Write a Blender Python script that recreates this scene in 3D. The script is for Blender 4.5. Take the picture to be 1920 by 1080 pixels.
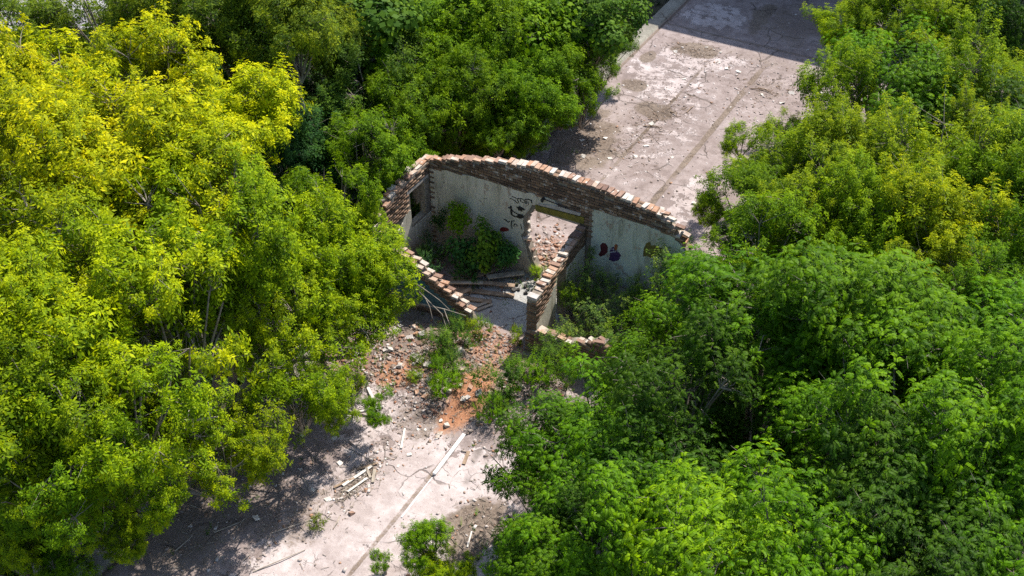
import bpy, bmesh, math, random
import numpy as np
from mathutils import Vector, Matrix
from mathutils.geometry import tessellate_polygon

USE_DENOISE = False
random.seed(7)
for o in list(bpy.data.objects):
    bpy.data.objects.remove(o)
S = bpy.context.scene
C = S.collection

# ------------------------------------------------------------------ camera, sky, sun, exposure
cam_d = bpy.data.cameras.new('camera')
cam = bpy.data.objects.new('camera', cam_d)
C.objects.link(cam)
cam_d.sensor_width = 36.0
cam_d.lens = 40.93
cam_d.clip_end = 5000
cam.location = (0, 0, 20)
cam.rotation_euler = (math.radians(51.0), 0, math.radians(29.4))
S.camera = cam

SUN_DIR = Vector((0.13, 0.66, 1.0)).normalized()
W = bpy.data.worlds.new('World')
S.world = W
W.use_nodes = True
wn = W.node_tree.nodes
bg = wn['Background']
sky = wn.new('ShaderNodeTexSky')
sky.sky_type = 'NISHITA'
sky.sun_disc = False
sky.sun_elevation = math.asin(SUN_DIR.z)
sky.sun_rotation = math.atan2(SUN_DIR.x, SUN_DIR.y)
W.node_tree.links.new(sky.outputs[0], bg.inputs[0])
bg.inputs[1].default_value = 0.13
sun_d = bpy.data.lights.new('sun', 'SUN')
sun_d.energy = 5.0
sun_d.angle = math.radians(0.5)
sun_d.color = (1.0, 0.955, 0.88)
sun = bpy.data.objects.new('sun', sun_d)
C.objects.link(sun)
sun.rotation_euler = SUN_DIR.to_track_quat('Z', 'Y').to_euler()
S.view_settings.view_transform = 'Standard'
S.view_settings.look = 'None'
S.view_settings.gamma = 1
S.view_settings.use_curve_mapping = False
S.view_settings.exposure = 0.62
S.cycles.max_bounces = 5
S.cycles.diffuse_bounces = 3
S.cycles.glossy_bounces = 2
S.cycles.transmission_bounces = 2
S.cycles.use_denoising = USE_DENOISE

# ------------------------------------------------------------------ measured tables
# trees: kind, crown centre x y z, crown radius, leaf colour, label, trunk foot x y
TREES = [
 ('n', -23.15, 16.15, 5.0, 1.9, 'Y', 'bright yellow maple at the far end of the yellow row, cut by the picture edge', -23.15, 16.25),
 ('n', -21.83, 17.25, 5.2, 1.8, 'Y', 'yellow maple in the back row just in front of the glimpse of grey road', -21.83, 17.35),
 ('n', -20.12, 17.91, 5.2, 1.8, 'Y', 'yellow maple whose top stands before the thin dark trunk at the thicket edge', -20.12, 18.01),
 ('n', -18.38, 18.24, 5.0, 1.5, 'Y', 'yellow maple on the back corner of the yellow block beside the dark gap', -18.38, 18.34),
 ('n', -19.96, 13.67, 5.2, 1.9, 'Y', 'large yellow maple of the second row, nearest the picture edge', -19.96, 13.77),
 ('n', -18.49, 14.94, 5.3, 1.9, 'Y', 'large rounded yellow maple in the middle of the yellow block', -18.49, 15.04),
 ('n', -16.77, 15.68, 5.0, 1.7, 'Y', 'yellow maple at the inner flank of the yellow block above the shaded hollow', -16.77, 15.78),
 ('n', -17.48, 11.93, 5.2, 1.8, 'YL', 'yellow-green maple of the third row at the edge of the thicket', -17.48, 12.03),
 ('n', -15.97, 12.99, 5.2, 1.8, 'YL', 'yellow-green maple of the third row in the centre of the thicket', -15.97, 13.09),
 ('n', -14.86, 14.11, 4.8, 1.6, 'L', 'lime green maple standing below the dark hollow beside the yellow block', -15.9, 14.21),
 ('n', -14.47, 15.98, 3.6, 1.4, 'L', 'lime green maple one crown away from the ruined window wall', -15.9, 16.08),
 ('n', -13.51, 17.03, 2.7, 1.2, 'L', 'lime green maple pressed against the ruin beside its window wall', -15.9, 17.13),
 ('s', -13.4, 15.96, 2.3, 1.2, 'L', 'lime green maple leaning towards the broken teal painted wall', -15.9, 16.06),
 ('s', -14.09, 14.11, 3.4, 1.5, 'L', 'lime green maple behind the maple with the bare branches', -15.9, 14.21),
 ('s', -14.18, 12.01, 4.8, 1.7, 'YL', 'yellow-green maple of the fourth row above the bare twigs', -15.9, 12.11),
 ('n', -15.32, 10.87, 4.9, 1.7, 'YL', 'yellow-green maple of the fourth row between two shaded gaps', -15.9, 10.97),
 ('n', -16.57, 10.04, 5.0, 1.7, 'YL', 'yellow-green maple of the fourth row touching the picture edge', -16.57, 10.14),
 ('n', -14.87, 9.01, 4.7, 1.6, 'L', 'green maple of the fifth row near the picture edge', -15.9, 9.11),
 ('n', -13.86, 9.86, 4.6, 1.5, 'L', 'green maple of the fifth row beside the dark gap with bare branches', -15.9, 9.96),
 ('s', -12.94, 13.55, 2.4, 1.25, 'L', 'green maple reaching over the pale slab edge beside the dirt', -15.9, 13.65),
 ('s', -12.62, 14.32, 1.4, 0.7, 'L', 'low leaning maple overhanging the pale concrete before the rubble', -15.9, 14.42),
 ('s', -12.97, 12.43, 2.0, 1.05, 'L', 'leaning maple hanging above the dappled dirt, nearest the pale slab', -15.9, 12.53),
 ('s', -13.84, 10.85, 3.0, 1.25, 'L', 'green maple above the dappled dirt with bare twigs over it', -15.9, 10.95),
 ('s', -13.29, 11.23, 1.9, 0.95, 'L', 'low green maple at the lit edge of the dappled dirt', -15.9, 11.33),
 ('s', -14.19, 9.76, 2.6, 1.1, 'L', 'green maple between the dappled dirt and the black understorey', -15.9, 9.86),
 ('n', -14.41, 8.41, 3.8, 1.2, 'G', 'green maple of the front row over the black understorey', -15.9, 8.51),
 ('n', -15.11, 8.11, 4.0, 1.2, 'L', 'lime green maple of the front row at the picture edge', -15.9, 8.21),
 ('n', -13.96, 9.15, 1.6, 0.6, 'L', 'young green maple on the shaded dirt at the bottom of the picture', -15.9, 9.25),
 ('n', -15.2, 7.63, 2.0, 0.7, 'L', 'young lime maple in the bottom corner above black shade', -15.9, 7.73),
 ('n', -14.56, 7.93, 1.5, 0.6, 'G', 'young green maple half cut off by the bottom edge beside the corner', -15.9, 8.03),
 ('s', -12.04, 15.01, 1.0, 0.42, 'G', 'small drooping maple hanging over the rubble and fallen pole', -15.9, 15.11),
 ('n', -25.84, 18.32, 5.5, 1.5, 'O', 'olive green tree in the top corner beside the grey road', -25.84, 18.42),
 ('n', -24.16, 20.18, 5.5, 1.7, 'O', 'olive green tree behind the yellow maples just past the grey road', -24.16, 20.28),
 ('n', -22.08, 20.44, 5.5, 1.7, 'O', 'olive green tree behind the yellow block with a thin trunk below it', -22.08, 20.54),
 ('n', -20.26, 21.03, 6.0, 1.9, 'O', 'tall olive tree with lit yellowish shoots at the back of the thicket', -20.26, 21.13),
 ('n', -18.61, 21.32, 6.2, 1.6, 'O', 'olive tree on the thick pale trunk behind the yellow block', -18.61, 21.42),
 ('n', -22.42, 22.29, 3.4, 1.3, 'B', 'shaded dark green tree between the olive tree and yellow block', -22.42, 22.39),
 ('b', -19.37, 24.85, 4.4, 2.2, 'BG', 'grey-green broadleaved tree at the top behind the dark hollow', -19.37, 24.95),
 ('n', -18.4, 20.71, 2.6, 1.3, 'B', 'bluish green low maple in the shaded hollow beside the yellow block', -18.4, 20.81),
 ('n', -18.2, 22.42, 2.6, 1.4, 'BG', 'bluish green maple between the shaded hollow and the green thicket', -18.2, 22.52),
 ('n', -17.12, 18.63, 2.2, 1.0, 'B', 'dark low maple at the mouth of the shaded hollow', -17.12, 18.73),
 ('n', -18.19, 24.05, 3.0, 1.5, 'BG', 'dull green maple below the grey-green broadleaved tree', -18.19, 24.15),
 ('n', -18.25, 27.08, 3.7, 1.85, 'G', 'fresh green maple at the top edge beside the grey-green tree', -18.25, 27.18),
 ('n', -16.45, 27.22, 3.2, 1.85, 'G', 'fresh green maple in the middle of the green thicket behind the ruin', -16.45, 27.32),
 ('b', -15.88, 29.56, 3.2, 1.7, 'G', 'green broadleaved tree at the top between two maples', -15.9, 29.66),
 ('b', -14.21, 30.71, 3.2, 1.45, 'BG', 'dense large-leaved tree at the grey kerb of the far slab', -15.9, 30.81),
 ('n', -14.94, 27.34, 2.0, 1.4, 'G', 'fresh green maple standing close to the far slab, third from the kerb', -15.9, 27.44),
 ('s', -13.6, 28.68, 1.8, 1.0, 'G', 'green maple leaning over the kerb onto the far slab', -15.9, 28.78),
 ('n', -16.13, 25.12, 2.6, 1.3, 'G', 'fresh green maple two crowns behind the ruined back wall', -16.13, 25.22),
 ('n', -16.51, 21.37, 3.0, 1.2, 'G', 'fresh green maple right behind the corner of the ruin', -16.51, 21.47),
 ('n', -16.17, 19.42, 2.8, 1.1, 'G', 'green maple beside the outer face of the window wall', -16.17, 19.52),
 ('n', -16.12, 25.05, 1.6, 0.85, 'G', 'low green maple touching the highest bricks of the back wall', -16.12, 25.15),
 ('n', -14.87, 25.6, 2.0, 0.9, 'G', 'low green maple behind the ruined back wall beside the slab', -15.9, 25.7),
 ('s', -14.38, 27.17, 1.5, 0.8, 'G', 'low maple at the weedy edge of the far slab', -15.9, 27.27),
 ('n', -15.22, 19.25, 2.4, 0.65, 'L', 'lit lime maple in front of the window wall corner', -15.9, 19.35),
 ('s', -7.41, 33.64, 3.5, 1.0, 'LR', 'airy young maple standing against the dark shaded slab', -5.8, 33.74),
 ('u', -5.98, 33.65, 4.2, 1.2, 'LR', 'lime green maple at the top beside the airy young maple', -5.8, 33.75),
 ('u', -4.45, 33.18, 4.6, 1.3, 'LR', 'lime green maple in the top row, third from the shaded slab', -4.45, 33.28),
 ('r', -5.29, 31.18, 3.76, 1.58, 'R', 'feathery acacia among the upright lime maples', -5.29, 31.28),
 ('r', -2.86, 33.74, 4.41, 1.81, 'D', 'bluish feathery acacia in the top corner beyond the lime maples', -2.86, 33.84),
 ('u', -3.09, 30.06, 4.4, 1.3, 'LR', 'upright yellowish maple of spiky shoots before the bluish acacia', -3.09, 30.16),
 ('u', -6.01, 29.03, 3.6, 1.2, 'LR', 'lime maple at the far slab edge below the airy young maple', -5.8, 29.13),
 ('r', -3.61, 28.36, 4.14, 1.69, 'R', 'broad feathery acacia in the middle of the lime maples', -3.61, 28.46),
 ('r', -1.54, 28.68, 4.27, 1.69, 'D', 'feathery acacia at the picture edge below the bluish corner tree', -1.54, 28.78),
 ('s', -7.24, 28.6, 2.6, 0.75, 'LR', 'slender maple with loose shoots on the far slab edge', -5.8, 28.7),
 ('s', -8.33, 28.23, 2.2, 0.6, 'LR', 'leaning maple that reaches furthest out over the far slab', -5.8, 28.33),
 ('u', -6.18, 26.05, 3.3, 1.2, 'LR', 'lime maple behind the leaning one that reaches over the far slab', -5.8, 26.15),
 ('u', -4.52, 25.75, 4.0, 1.4, 'LR', 'lime maple of the second row from the far slab', -4.52, 25.85),
 ('s', -7.48, 26.3, 2.4, 0.65, 'LR', 'low leaning maple over the slab behind the ruined wall end', -5.8, 26.4),
 ('u', -2.61, 24.97, 4.6, 1.5, 'LR', 'lime maple of upright shoots in the middle right of the thicket', -2.61, 25.07),
 ('n', -1.03, 24.76, 4.8, 1.4, 'G', 'green maple at the picture edge between two acacias', -1.03, 24.86),
 ('n', -6.31, 23.71, 3.0, 1.1, 'G', 'green maple standing at the broken end of the back wall', -5.8, 23.81),
 ('u', -4.62, 23.06, 4.0, 1.4, 'LR', 'lime maple one crown beyond the broken end of the back wall', -4.62, 23.16),
 ('u', -3.09, 22.64, 4.5, 1.4, 'LR', 'yellow-tipped maple above the front acacias', -3.09, 22.74),
 ('u', -1.56, 22.36, 4.8, 1.5, 'LY', 'maple with yellow tipped drooping shoots near the picture edge', -1.56, 22.46),
 ('n', -0.3, 22.2, 4.8, 1.3, 'G', 'green maple at the picture edge above the front acacias', -0.3, 22.3),
 ('n', -6.35, 22.22, 2.8, 1.0, 'G', 'green maple crowding the weedy right room of the ruin', -5.8, 22.32),
 ('n', -5.09, 20.75, 3.8, 1.2, 'G', 'green maple between the ruin and the big front acacia', -5.09, 20.85),
 ('n', -8.03, 25.43, 1.5, 0.5, 'LR', 'low lit maple at the broken brick end of the back wall', -5.8, 25.53),
 ('r', -6.14, 19.16, 2.97, 1.3, 'R', 'feathery acacia overhanging the low front wall of the ruin', -5.8, 19.26),
 ('r', -4.35, 18.16, 4.34, 1.81, 'R', 'large bright feathery acacia in the centre of the front grove', -4.35, 18.26),
 ('r', -2.73, 18.23, 5.11, 1.81, 'R', 'bright feathery acacia behind the black gap of the front grove', -2.73, 18.33),
 ('r', -1.21, 18.29, 5.18, 1.81, 'R', 'feathery acacia with pale turned leaves beside the maples', -1.21, 18.39),
 ('r', 0.06, 18.88, 5.14, 1.69, 'R', 'feathery acacia with pale turned leaves at the picture edge', 0.06, 18.98),
 ('r', -6.84, 16.04, 2.34, 1.13, 'R', 'acacia beside the weeds in front of the low ruined wall', -5.8, 16.14),
 ('r', -5.06, 15.67, 4.29, 1.58, 'D', 'dark acacia on the near side of the large bright one', -5.06, 15.77),
 ('r', -7.67, 14.51, 2.2, 1.07, 'D', 'acacia reaching furthest over the pale slab beside the fallen pole', -5.8, 14.61),
 ('r', -6.18, 14.35, 3.29, 1.36, 'R', 'acacia just behind the one reaching over the slab', -5.8, 14.45),
 ('r', -4.78, 14.12, 3.82, 1.47, 'D', 'dark acacia facing the black hollow of the grove', -4.78, 14.22),
 ('r', -2.05, 16.55, 4.14, 1.58, 'R', 'bright acacia on the far rim of the black hollow', -2.05, 16.65),
 ('r', -0.84, 15.92, 5.32, 1.58, 'R', 'acacia on the far rim of the hollow towards the picture edge', -0.84, 16.02),
 ('r', 0.4, 16.37, 5.41, 1.58, 'R', 'bright acacia at the picture edge in the fifth row', 0.4, 16.47),
 ('r', -1.0, 14.35, 4.99, 1.47, 'D', 'dull green acacia beyond the black hollow near the bottom', -1.0, 14.45),
 ('r', 0.2, 14.7, 5.18, 1.58, 'D', 'dull dark acacia near the bottom corner', 0.2, 14.8),
 ('r', -6.71, 13.29, 2.11, 0.9, 'R', 'acacia beside the brown bare patch of the slab', -5.8, 13.39),
 ('r', -5.76, 12.2, 2.84, 1.13, 'R', 'bright acacia at the bottom edge beside the sapling', -5.76, 12.3),
 ('r', -4.54, 12.43, 3.79, 1.36, 'R', 'acacia at the bottom edge, second from the slab', -4.54, 12.53),
 ('r', -3.09, 12.27, 4.71, 1.47, 'RL', 'sunlit acacia at the bottom edge in front of the black hollow', -3.09, 12.37),
 ('r', -1.91, 12.63, 5.04, 1.58, 'R', 'acacia at the bottom edge right of the sunlit one', -1.91, 12.73),
 ('r', -0.2, 12.97, 5.07, 1.24, 'D', 'dark acacia cut off by the bottom edge', -0.2, 13.07),
 ('r', 1.19, 14.53, 4.6, 1.47, 'R', 'light green acacia in the bottom corner', 1.19, 14.63),
]
FILLERS = [
 ('r', -5.88, 20.02, 3.23, 0.9, 'R', 'young acacia crown filling a gap between the large acacias of the front grove', -5.8, 20.12, 'young acacias filling the front grove'),
 ('r', -3.37, 18.14, 3.91, 1.0, 'R', 'young acacia crown filling a gap between the large acacias of the front grove', -3.37, 18.24, 'young acacias filling the front grove'),
 ('r', -5.0, 17.71, 3.51, 0.9, 'R', 'young acacia crown filling a gap between the large acacias of the front grove', -5.0, 17.81, 'young acacias filling the front grove'),
 ('r', -1.75, 18.75, 3.71, 1.0, 'D', 'young acacia crown filling a gap between the large acacias of the front grove', -1.75, 18.85, 'young acacias filling the front grove'),
 ('r', -0.22, 18.18, 4.47, 1.0, 'R', 'young acacia crown filling a gap between the large acacias of the front grove', -0.22, 18.28, 'young acacias filling the front grove'),
 ('r', -5.97, 15.75, 2.41, 0.9, 'D', 'young acacia crown filling a gap between the large acacias of the front grove', -5.8, 15.85, 'young acacias filling the front grove'),
 ('r', -5.82, 12.94, 3.22, 0.9, 'D', 'young acacia crown filling a gap between the large acacias of the front grove', -5.8, 13.04, 'young acacias filling the front grove'),
 ('r', -4.21, 13.02, 3.94, 0.9, 'R', 'young acacia crown filling a gap between the large acacias of the front grove', -4.21, 13.12, 'young acacias filling the front grove'),
 ('r', -1.81, 14.91, 3.96, 1.0, 'R', 'young acacia crown filling a gap between the large acacias of the front grove', -1.81, 15.01, 'young acacias filling the front grove'),
 ('r', -1.01, 14.01, 3.66, 0.9, 'R', 'young acacia crown filling a gap between the large acacias of the front grove', -1.01, 14.11, 'young acacias filling the front grove'),
 ('r', 0.46, 13.95, 4.79, 1.0, 'R', 'young acacia crown filling a gap between the large acacias of the front grove', 0.46, 14.05, 'young acacias filling the front grove'),
 ('r', -6.59, 17.28, 2.99, 0.9, 'R', 'young acacia crown filling a gap between the large acacias of the front grove', -5.8, 17.38, 'young acacias filling the front grove'),
 ('r', 0.89, 15.85, 4.96, 1.0, 'D', 'young acacia crown filling a gap between the large acacias of the front grove', 0.89, 15.95, 'young acacias filling the front grove'),
 ('r', -7.23, 15.05, 2.72, 0.8, 'R', 'young acacia crown filling a gap between the large acacias of the front grove', -5.8, 15.15, 'young acacias filling the front grove'),
 ('r', -4.07, 17.36, 1.91, 1.1, 'D', 'young acacia crown filling a gap between the large acacias of the front grove', -4.07, 17.46, 'young acacias filling the front grove'),
 ('r', -4.73, 16.72, 1.5, 1.0, 'D', 'young acacia crown filling a gap between the large acacias of the front grove', -4.73, 16.82, 'young acacias filling the front grove'),
 ('r', -3.03, 17.27, 2.22, 1.1, 'D', 'young acacia crown filling a gap between the large acacias of the front grove', -3.03, 17.37, 'young acacias filling the front grove'),
 ('r', -2.89, 19.0, 2.82, 1.0, 'R', 'young acacia crown filling a gap between the large acacias of the front grove', -2.89, 19.1, 'young acacias filling the front grove'),
 ('r', -4.05, 18.74, 2.49, 1.0, 'D', 'young acacia crown filling a gap between the large acacias of the front grove', -4.05, 18.84, 'young acacias filling the front grove'),
 ('r', -5.69, 16.81, 2.07, 1.0, 'D', 'young acacia crown filling a gap between the large acacias of the front grove', -5.69, 16.91, 'young acacias filling the front grove'),
 ('r', -6.06, 11.63, 2.98, 0.85, 'R', 'young acacia crown filling a gap between the large acacias of the front grove', -5.8, 11.73, 'young acacias filling the front grove'),
 ('r', -7.21, 12.9, 1.15, 0.6, 'R', 'young acacia crown filling a gap between the large acacias of the front grove', -5.8, 13.0, 'young acacias filling the front grove'),
 ('u', -6.05, 31.89, 3.4, 0.9, 'LR', 'young lime maple crown filling a gap between the upright maples beside the slab', -5.8, 31.99, 'young maples filling the right thicket'),
 ('u', -4.51, 31.48, 4.0, 0.9, 'LY', 'young lime maple crown filling a gap between the upright maples beside the slab', -4.51, 31.58, 'young maples filling the right thicket'),
 ('u', -2.59, 31.02, 4.4, 1.0, 'LR', 'young lime maple crown filling a gap between the upright maples beside the slab', -2.59, 31.12, 'young maples filling the right thicket'),
 ('u', -4.26, 27.41, 3.8, 0.9, 'LR', 'young lime maple crown filling a gap between the upright maples beside the slab', -4.26, 27.51, 'young maples filling the right thicket'),
 ('u', -2.24, 27.45, 4.4, 0.9, 'LY', 'young lime maple crown filling a gap between the upright maples beside the slab', -2.24, 27.55, 'young maples filling the right thicket'),
 ('u', -5.87, 27.98, 3.0, 0.9, 'G', 'young lime maple crown filling a gap between the upright maples beside the slab', -5.8, 28.08, 'young maples filling the right thicket'),
 ('u', -6.18, 25.53, 2.6, 0.8, 'LR', 'young lime maple crown filling a gap between the upright maples beside the slab', -5.8, 25.63, 'young maples filling the right thicket'),
 ('u', -4.38, 25.21, 3.4, 0.9, 'LY', 'young lime maple crown filling a gap between the upright maples beside the slab', -4.38, 25.31, 'young maples filling the right thicket'),
 ('u', -2.98, 24.48, 4.0, 0.9, 'LR', 'young lime maple crown filling a gap between the upright maples beside the slab', -2.98, 24.58, 'young maples filling the right thicket'),
 ('u', -1.56, 24.38, 4.4, 0.9, 'LR', 'young lime maple crown filling a gap between the upright maples beside the slab', -1.56, 24.48, 'young maples filling the right thicket'),
 ('u', -4.89, 22.68, 3.2, 0.8, 'LR', 'young lime maple crown filling a gap between the upright maples beside the slab', -4.89, 22.78, 'young maples filling the right thicket'),
 ('u', -3.32, 21.68, 4.0, 0.9, 'G', 'young lime maple crown filling a gap between the upright maples beside the slab', -3.32, 21.78, 'young maples filling the right thicket'),
 ('u', -1.84, 21.08, 4.4, 0.9, 'LY', 'young lime maple crown filling a gap between the upright maples beside the slab', -1.84, 21.18, 'young maples filling the right thicket'),
 ('u', -0.62, 20.6, 4.8, 0.9, 'G', 'young lime maple crown filling a gap between the upright maples beside the slab', -0.62, 20.7, 'young maples filling the right thicket'),
 ('n', -6.64, 23.68, 2.4, 0.7, 'G', 'young lime maple crown filling a gap between the upright maples beside the slab', -5.8, 23.78, 'young maples filling the right thicket'),
 ('u', -6.97, 34.93, 3.6, 0.8, 'LR', 'young lime maple crown filling a gap between the upright maples beside the slab', -5.8, 35.03, 'young maples filling the right thicket'),
 ('u', -5.4, 34.81, 4.2, 0.9, 'G', 'young lime maple crown filling a gap between the upright maples beside the slab', -5.4, 34.91, 'young maples filling the right thicket'),
 ('n', -18.95, 13.78, 4.6, 1.0, 'Y', 'young yellow-green maple crown filling a gap in the thicket beside the near slab', -18.95, 13.88, 'young maples filling the left thicket'),
 ('n', -17.14, 14.88, 4.4, 0.9, 'YL', 'young yellow-green maple crown filling a gap in the thicket beside the near slab', -17.14, 14.98, 'young maples filling the left thicket'),
 ('s', -14.49, 14.65, 3.6, 0.9, 'L', 'young yellow-green maple crown filling a gap in the thicket beside the near slab', -15.9, 14.75, 'young maples filling the left thicket'),
 ('n', -16.21, 12.64, 4.2, 0.9, 'YL', 'young yellow-green maple crown filling a gap in the thicket beside the near slab', -16.21, 12.74, 'young maples filling the left thicket'),
 ('n', -17.11, 11.47, 4.4, 0.9, 'L', 'young yellow-green maple crown filling a gap in the thicket beside the near slab', -17.11, 11.57, 'young maples filling the left thicket'),
 ('s', -14.7, 13.56, 4.0, 0.9, 'YL', 'young yellow-green maple crown filling a gap in the thicket beside the near slab', -15.9, 13.66, 'young maples filling the left thicket'),
 ('s', -13.83, 15.42, 3.0, 0.9, 'L', 'young yellow-green maple crown filling a gap in the thicket beside the near slab', -15.9, 15.52, 'young maples filling the left thicket'),
 ('s', -14.69, 11.53, 3.8, 0.9, 'L', 'young yellow-green maple crown filling a gap in the thicket beside the near slab', -15.9, 11.63, 'young maples filling the left thicket'),
 ('n', -15.59, 10.36, 4.2, 0.9, 'YL', 'young yellow-green maple crown filling a gap in the thicket beside the near slab', -15.9, 10.46, 'young maples filling the left thicket'),
 ('n', -16.11, 9.21, 4.2, 0.9, 'YL', 'young yellow-green maple crown filling a gap in the thicket beside the near slab', -16.11, 9.31, 'young maples filling the left thicket'),
 ('n', -14.85, 9.51, 3.4, 0.9, 'L', 'young yellow-green maple crown filling a gap in the thicket beside the near slab', -15.9, 9.61, 'young maples filling the left thicket'),
 ('n', -15.04, 8.35, 2.6, 0.8, 'G', 'young yellow-green maple crown filling a gap in the thicket beside the near slab', -15.9, 8.45, 'young maples filling the left thicket'),
 ('n', -14.4, 8.9, 2.4, 0.7, 'L', 'young yellow-green maple crown filling a gap in the thicket beside the near slab', -15.9, 9.0, 'young maples filling the left thicket'),
 ('s', -13.31, 14.62, 2.4, 0.9, 'L', 'young yellow-green maple crown filling a gap in the thicket beside the near slab', -15.9, 14.72, 'young maples filling the left thicket'),
 ('n', -20.66, 22.39, 2.6, 1.2, 'B', 'young dark maple filling the shaded hollow between the yellow block and the ruin', -20.66, 22.49, 'young maples filling the shaded hollow'),
 ('n', -19.36, 23.04, 3.0, 1.2, 'B', 'young dark maple filling the shaded hollow between the yellow block and the ruin', -19.36, 23.14, 'young maples filling the shaded hollow'),
 ('n', -18.11, 21.66, 1.8, 1.0, 'B', 'young dark maple filling the shaded hollow between the yellow block and the ruin', -18.11, 21.76, 'young maples filling the shaded hollow'),
 ('n', -18.28, 20.37, 1.6, 1.0, 'B', 'young dark maple filling the shaded hollow between the yellow block and the ruin', -18.28, 20.47, 'young maples filling the shaded hollow'),
 ('n', -18.08, 23.24, 2.2, 1.1, 'G', 'young dark maple filling the shaded hollow between the yellow block and the ruin', -18.08, 23.34, 'young maples filling the shaded hollow'),
 ('n', -21.98, 23.38, 3.0, 1.2, 'B', 'young dark maple filling the shaded hollow between the yellow block and the ruin', -21.98, 23.48, 'young maples filling the shaded hollow'),
 ('n', -19.42, 23.81, 4.0, 1.3, 'O', 'young dark maple filling the shaded hollow between the yellow block and the ruin', -19.42, 23.91, 'young maples filling the shaded hollow'),
 ('n', -23.04, 21.89, 3.6, 1.2, 'O', 'young dark maple filling the shaded hollow between the yellow block and the ruin', -23.04, 21.99, 'young maples filling the shaded hollow'),
 ('n', -24.41, 21.43, 3.8, 1.2, 'O', 'young dark maple filling the shaded hollow between the yellow block and the ruin', -24.41, 21.53, 'young maples filling the shaded hollow'),
 ('n', -26.81, 20.84, 3.8, 1.1, 'O', 'young dark maple filling the shaded hollow between the yellow block and the ruin', -26.81, 20.94, 'young maples filling the shaded hollow'),
 ('n', -17.95, 18.56, 1.6, 0.9, 'B', 'young dark maple filling the shaded hollow between the yellow block and the ruin', -17.95, 18.66, 'young maples filling the shaded hollow'),
 ('n', -16.87, 23.75, 3.0, 1.2, 'G', 'young green maple filling a gap in the thicket behind the ruined back wall', -16.87, 23.85, 'young maples filling the thicket behind the ruin'),
 ('n', -16.41, 23.22, 2.0, 1.0, 'G', 'young green maple filling a gap in the thicket behind the ruined back wall', -16.41, 23.32, 'young maples filling the thicket behind the ruin'),
 ('n', -17.51, 26.15, 2.7, 1.3, 'G', 'young green maple filling a gap in the thicket behind the ruined back wall', -17.51, 26.25, 'young maples filling the thicket behind the ruin'),
 ('n', -15.91, 25.69, 3.0, 1.2, 'G', 'young green maple filling a gap in the thicket behind the ruined back wall', -15.91, 25.79, 'young maples filling the thicket behind the ruin'),
 ('n', -16.06, 28.16, 2.5, 1.3, 'G', 'young green maple filling a gap in the thicket behind the ruined back wall', -16.06, 28.26, 'young maples filling the thicket behind the ruin'),
 ('n', -15.62, 26.74, 2.2, 1.1, 'G', 'young green maple filling a gap in the thicket behind the ruined back wall', -15.9, 26.84, 'young maples filling the thicket behind the ruin'),
 ('n', -14.67, 28.73, 2.6, 1.1, 'G', 'young green maple filling a gap in the thicket behind the ruined back wall', -15.9, 28.83, 'young maples filling the thicket behind the ruin'),
 ('n', -14.41, 28.64, 1.4, 0.9, 'G', 'young green maple filling a gap in the thicket behind the ruined back wall', -15.9, 28.74, 'young maples filling the thicket behind the ruin'),
 ('n', -18.54, 25.44, 3.3, 1.4, 'G', 'young green maple filling a gap in the thicket behind the ruined back wall', -18.54, 25.54, 'young maples filling the thicket behind the ruin'),
 ('n', -18.19, 28.84, 3.5, 1.4, 'G', 'young green maple filling a gap in the thicket behind the ruined back wall', -18.19, 28.94, 'young maples filling the thicket behind the ruin'),
 ('n', -17.41, 30.2, 3.3, 1.3, 'G', 'young green maple filling a gap in the thicket behind the ruined back wall', -17.41, 30.3, 'young maples filling the thicket behind the ruin'),
 ('n', -15.16, 30.31, 3.6, 1.2, 'BG', 'young green maple filling a gap in the thicket behind the ruined back wall', -15.9, 30.41, 'young maples filling the thicket behind the ruin'),
 ('n', -16.87, 24.73, 1.4, 0.8, 'G', 'young green maple filling a gap in the thicket behind the ruined back wall', -16.87, 24.83, 'young maples filling the thicket behind the ruin'),
 ('n', -15.72, 25.92, 1.2, 0.75, 'G', 'young green maple filling a gap in the thicket behind the ruined back wall', -15.9, 26.02, 'young maples filling the thicket behind the ruin'),
 ('n', -14.96, 26.54, 1.0, 0.6, 'G', 'young green maple filling a gap in the thicket behind the ruined back wall', -15.9, 26.64, 'young maples filling the thicket behind the ruin'),
 ('n', -16.89, 25.96, 1.3, 0.9, 'G', 'young green maple filling a gap in the thicket behind the ruined back wall', -16.89, 26.06, 'young maples filling the thicket behind the ruin'),
 ('n', -16.15, 26.34, 1.6, 0.9, 'BG', 'young green maple filling a gap in the thicket behind the ruined back wall', -16.15, 26.44, 'young maples filling the thicket behind the ruin'),
 ('n', -15.27, 27.43, 1.2, 0.8, 'G', 'young green maple filling a gap in the thicket behind the ruined back wall', -15.9, 27.53, 'young maples filling the thicket behind the ruin'),
 ('n', -14.23, 31.32, 1.5, 0.75, 'BG', 'young green maple filling a gap in the thicket behind the ruined back wall', -15.9, 31.42, 'young maples filling the thicket behind the ruin'),
 ('n', -14.52, 30.54, 1.4, 0.85, 'G', 'young green maple filling a gap in the thicket behind the ruined back wall', -15.9, 30.64, 'young maples filling the thicket behind the ruin'),
 ('n', -14.57, 32.84, 1.6, 0.7, 'BG', 'young green maple filling a gap in the thicket behind the ruined back wall', -15.9, 32.94, 'young maples filling the thicket behind the ruin'),
 ('n', -16.6, 26.83, 2.8, 1.2, 'G', 'young green maple filling a gap in the thicket behind the ruined back wall', -16.6, 26.93, 'young maples filling the thicket behind the ruin'),
 ('n', -15.61, 29.09, 1.8, 1.1, 'G', 'young green maple filling a gap in the thicket behind the ruined back wall', -15.9, 29.19, 'young maples filling the thicket behind the ruin'),
]
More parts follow.
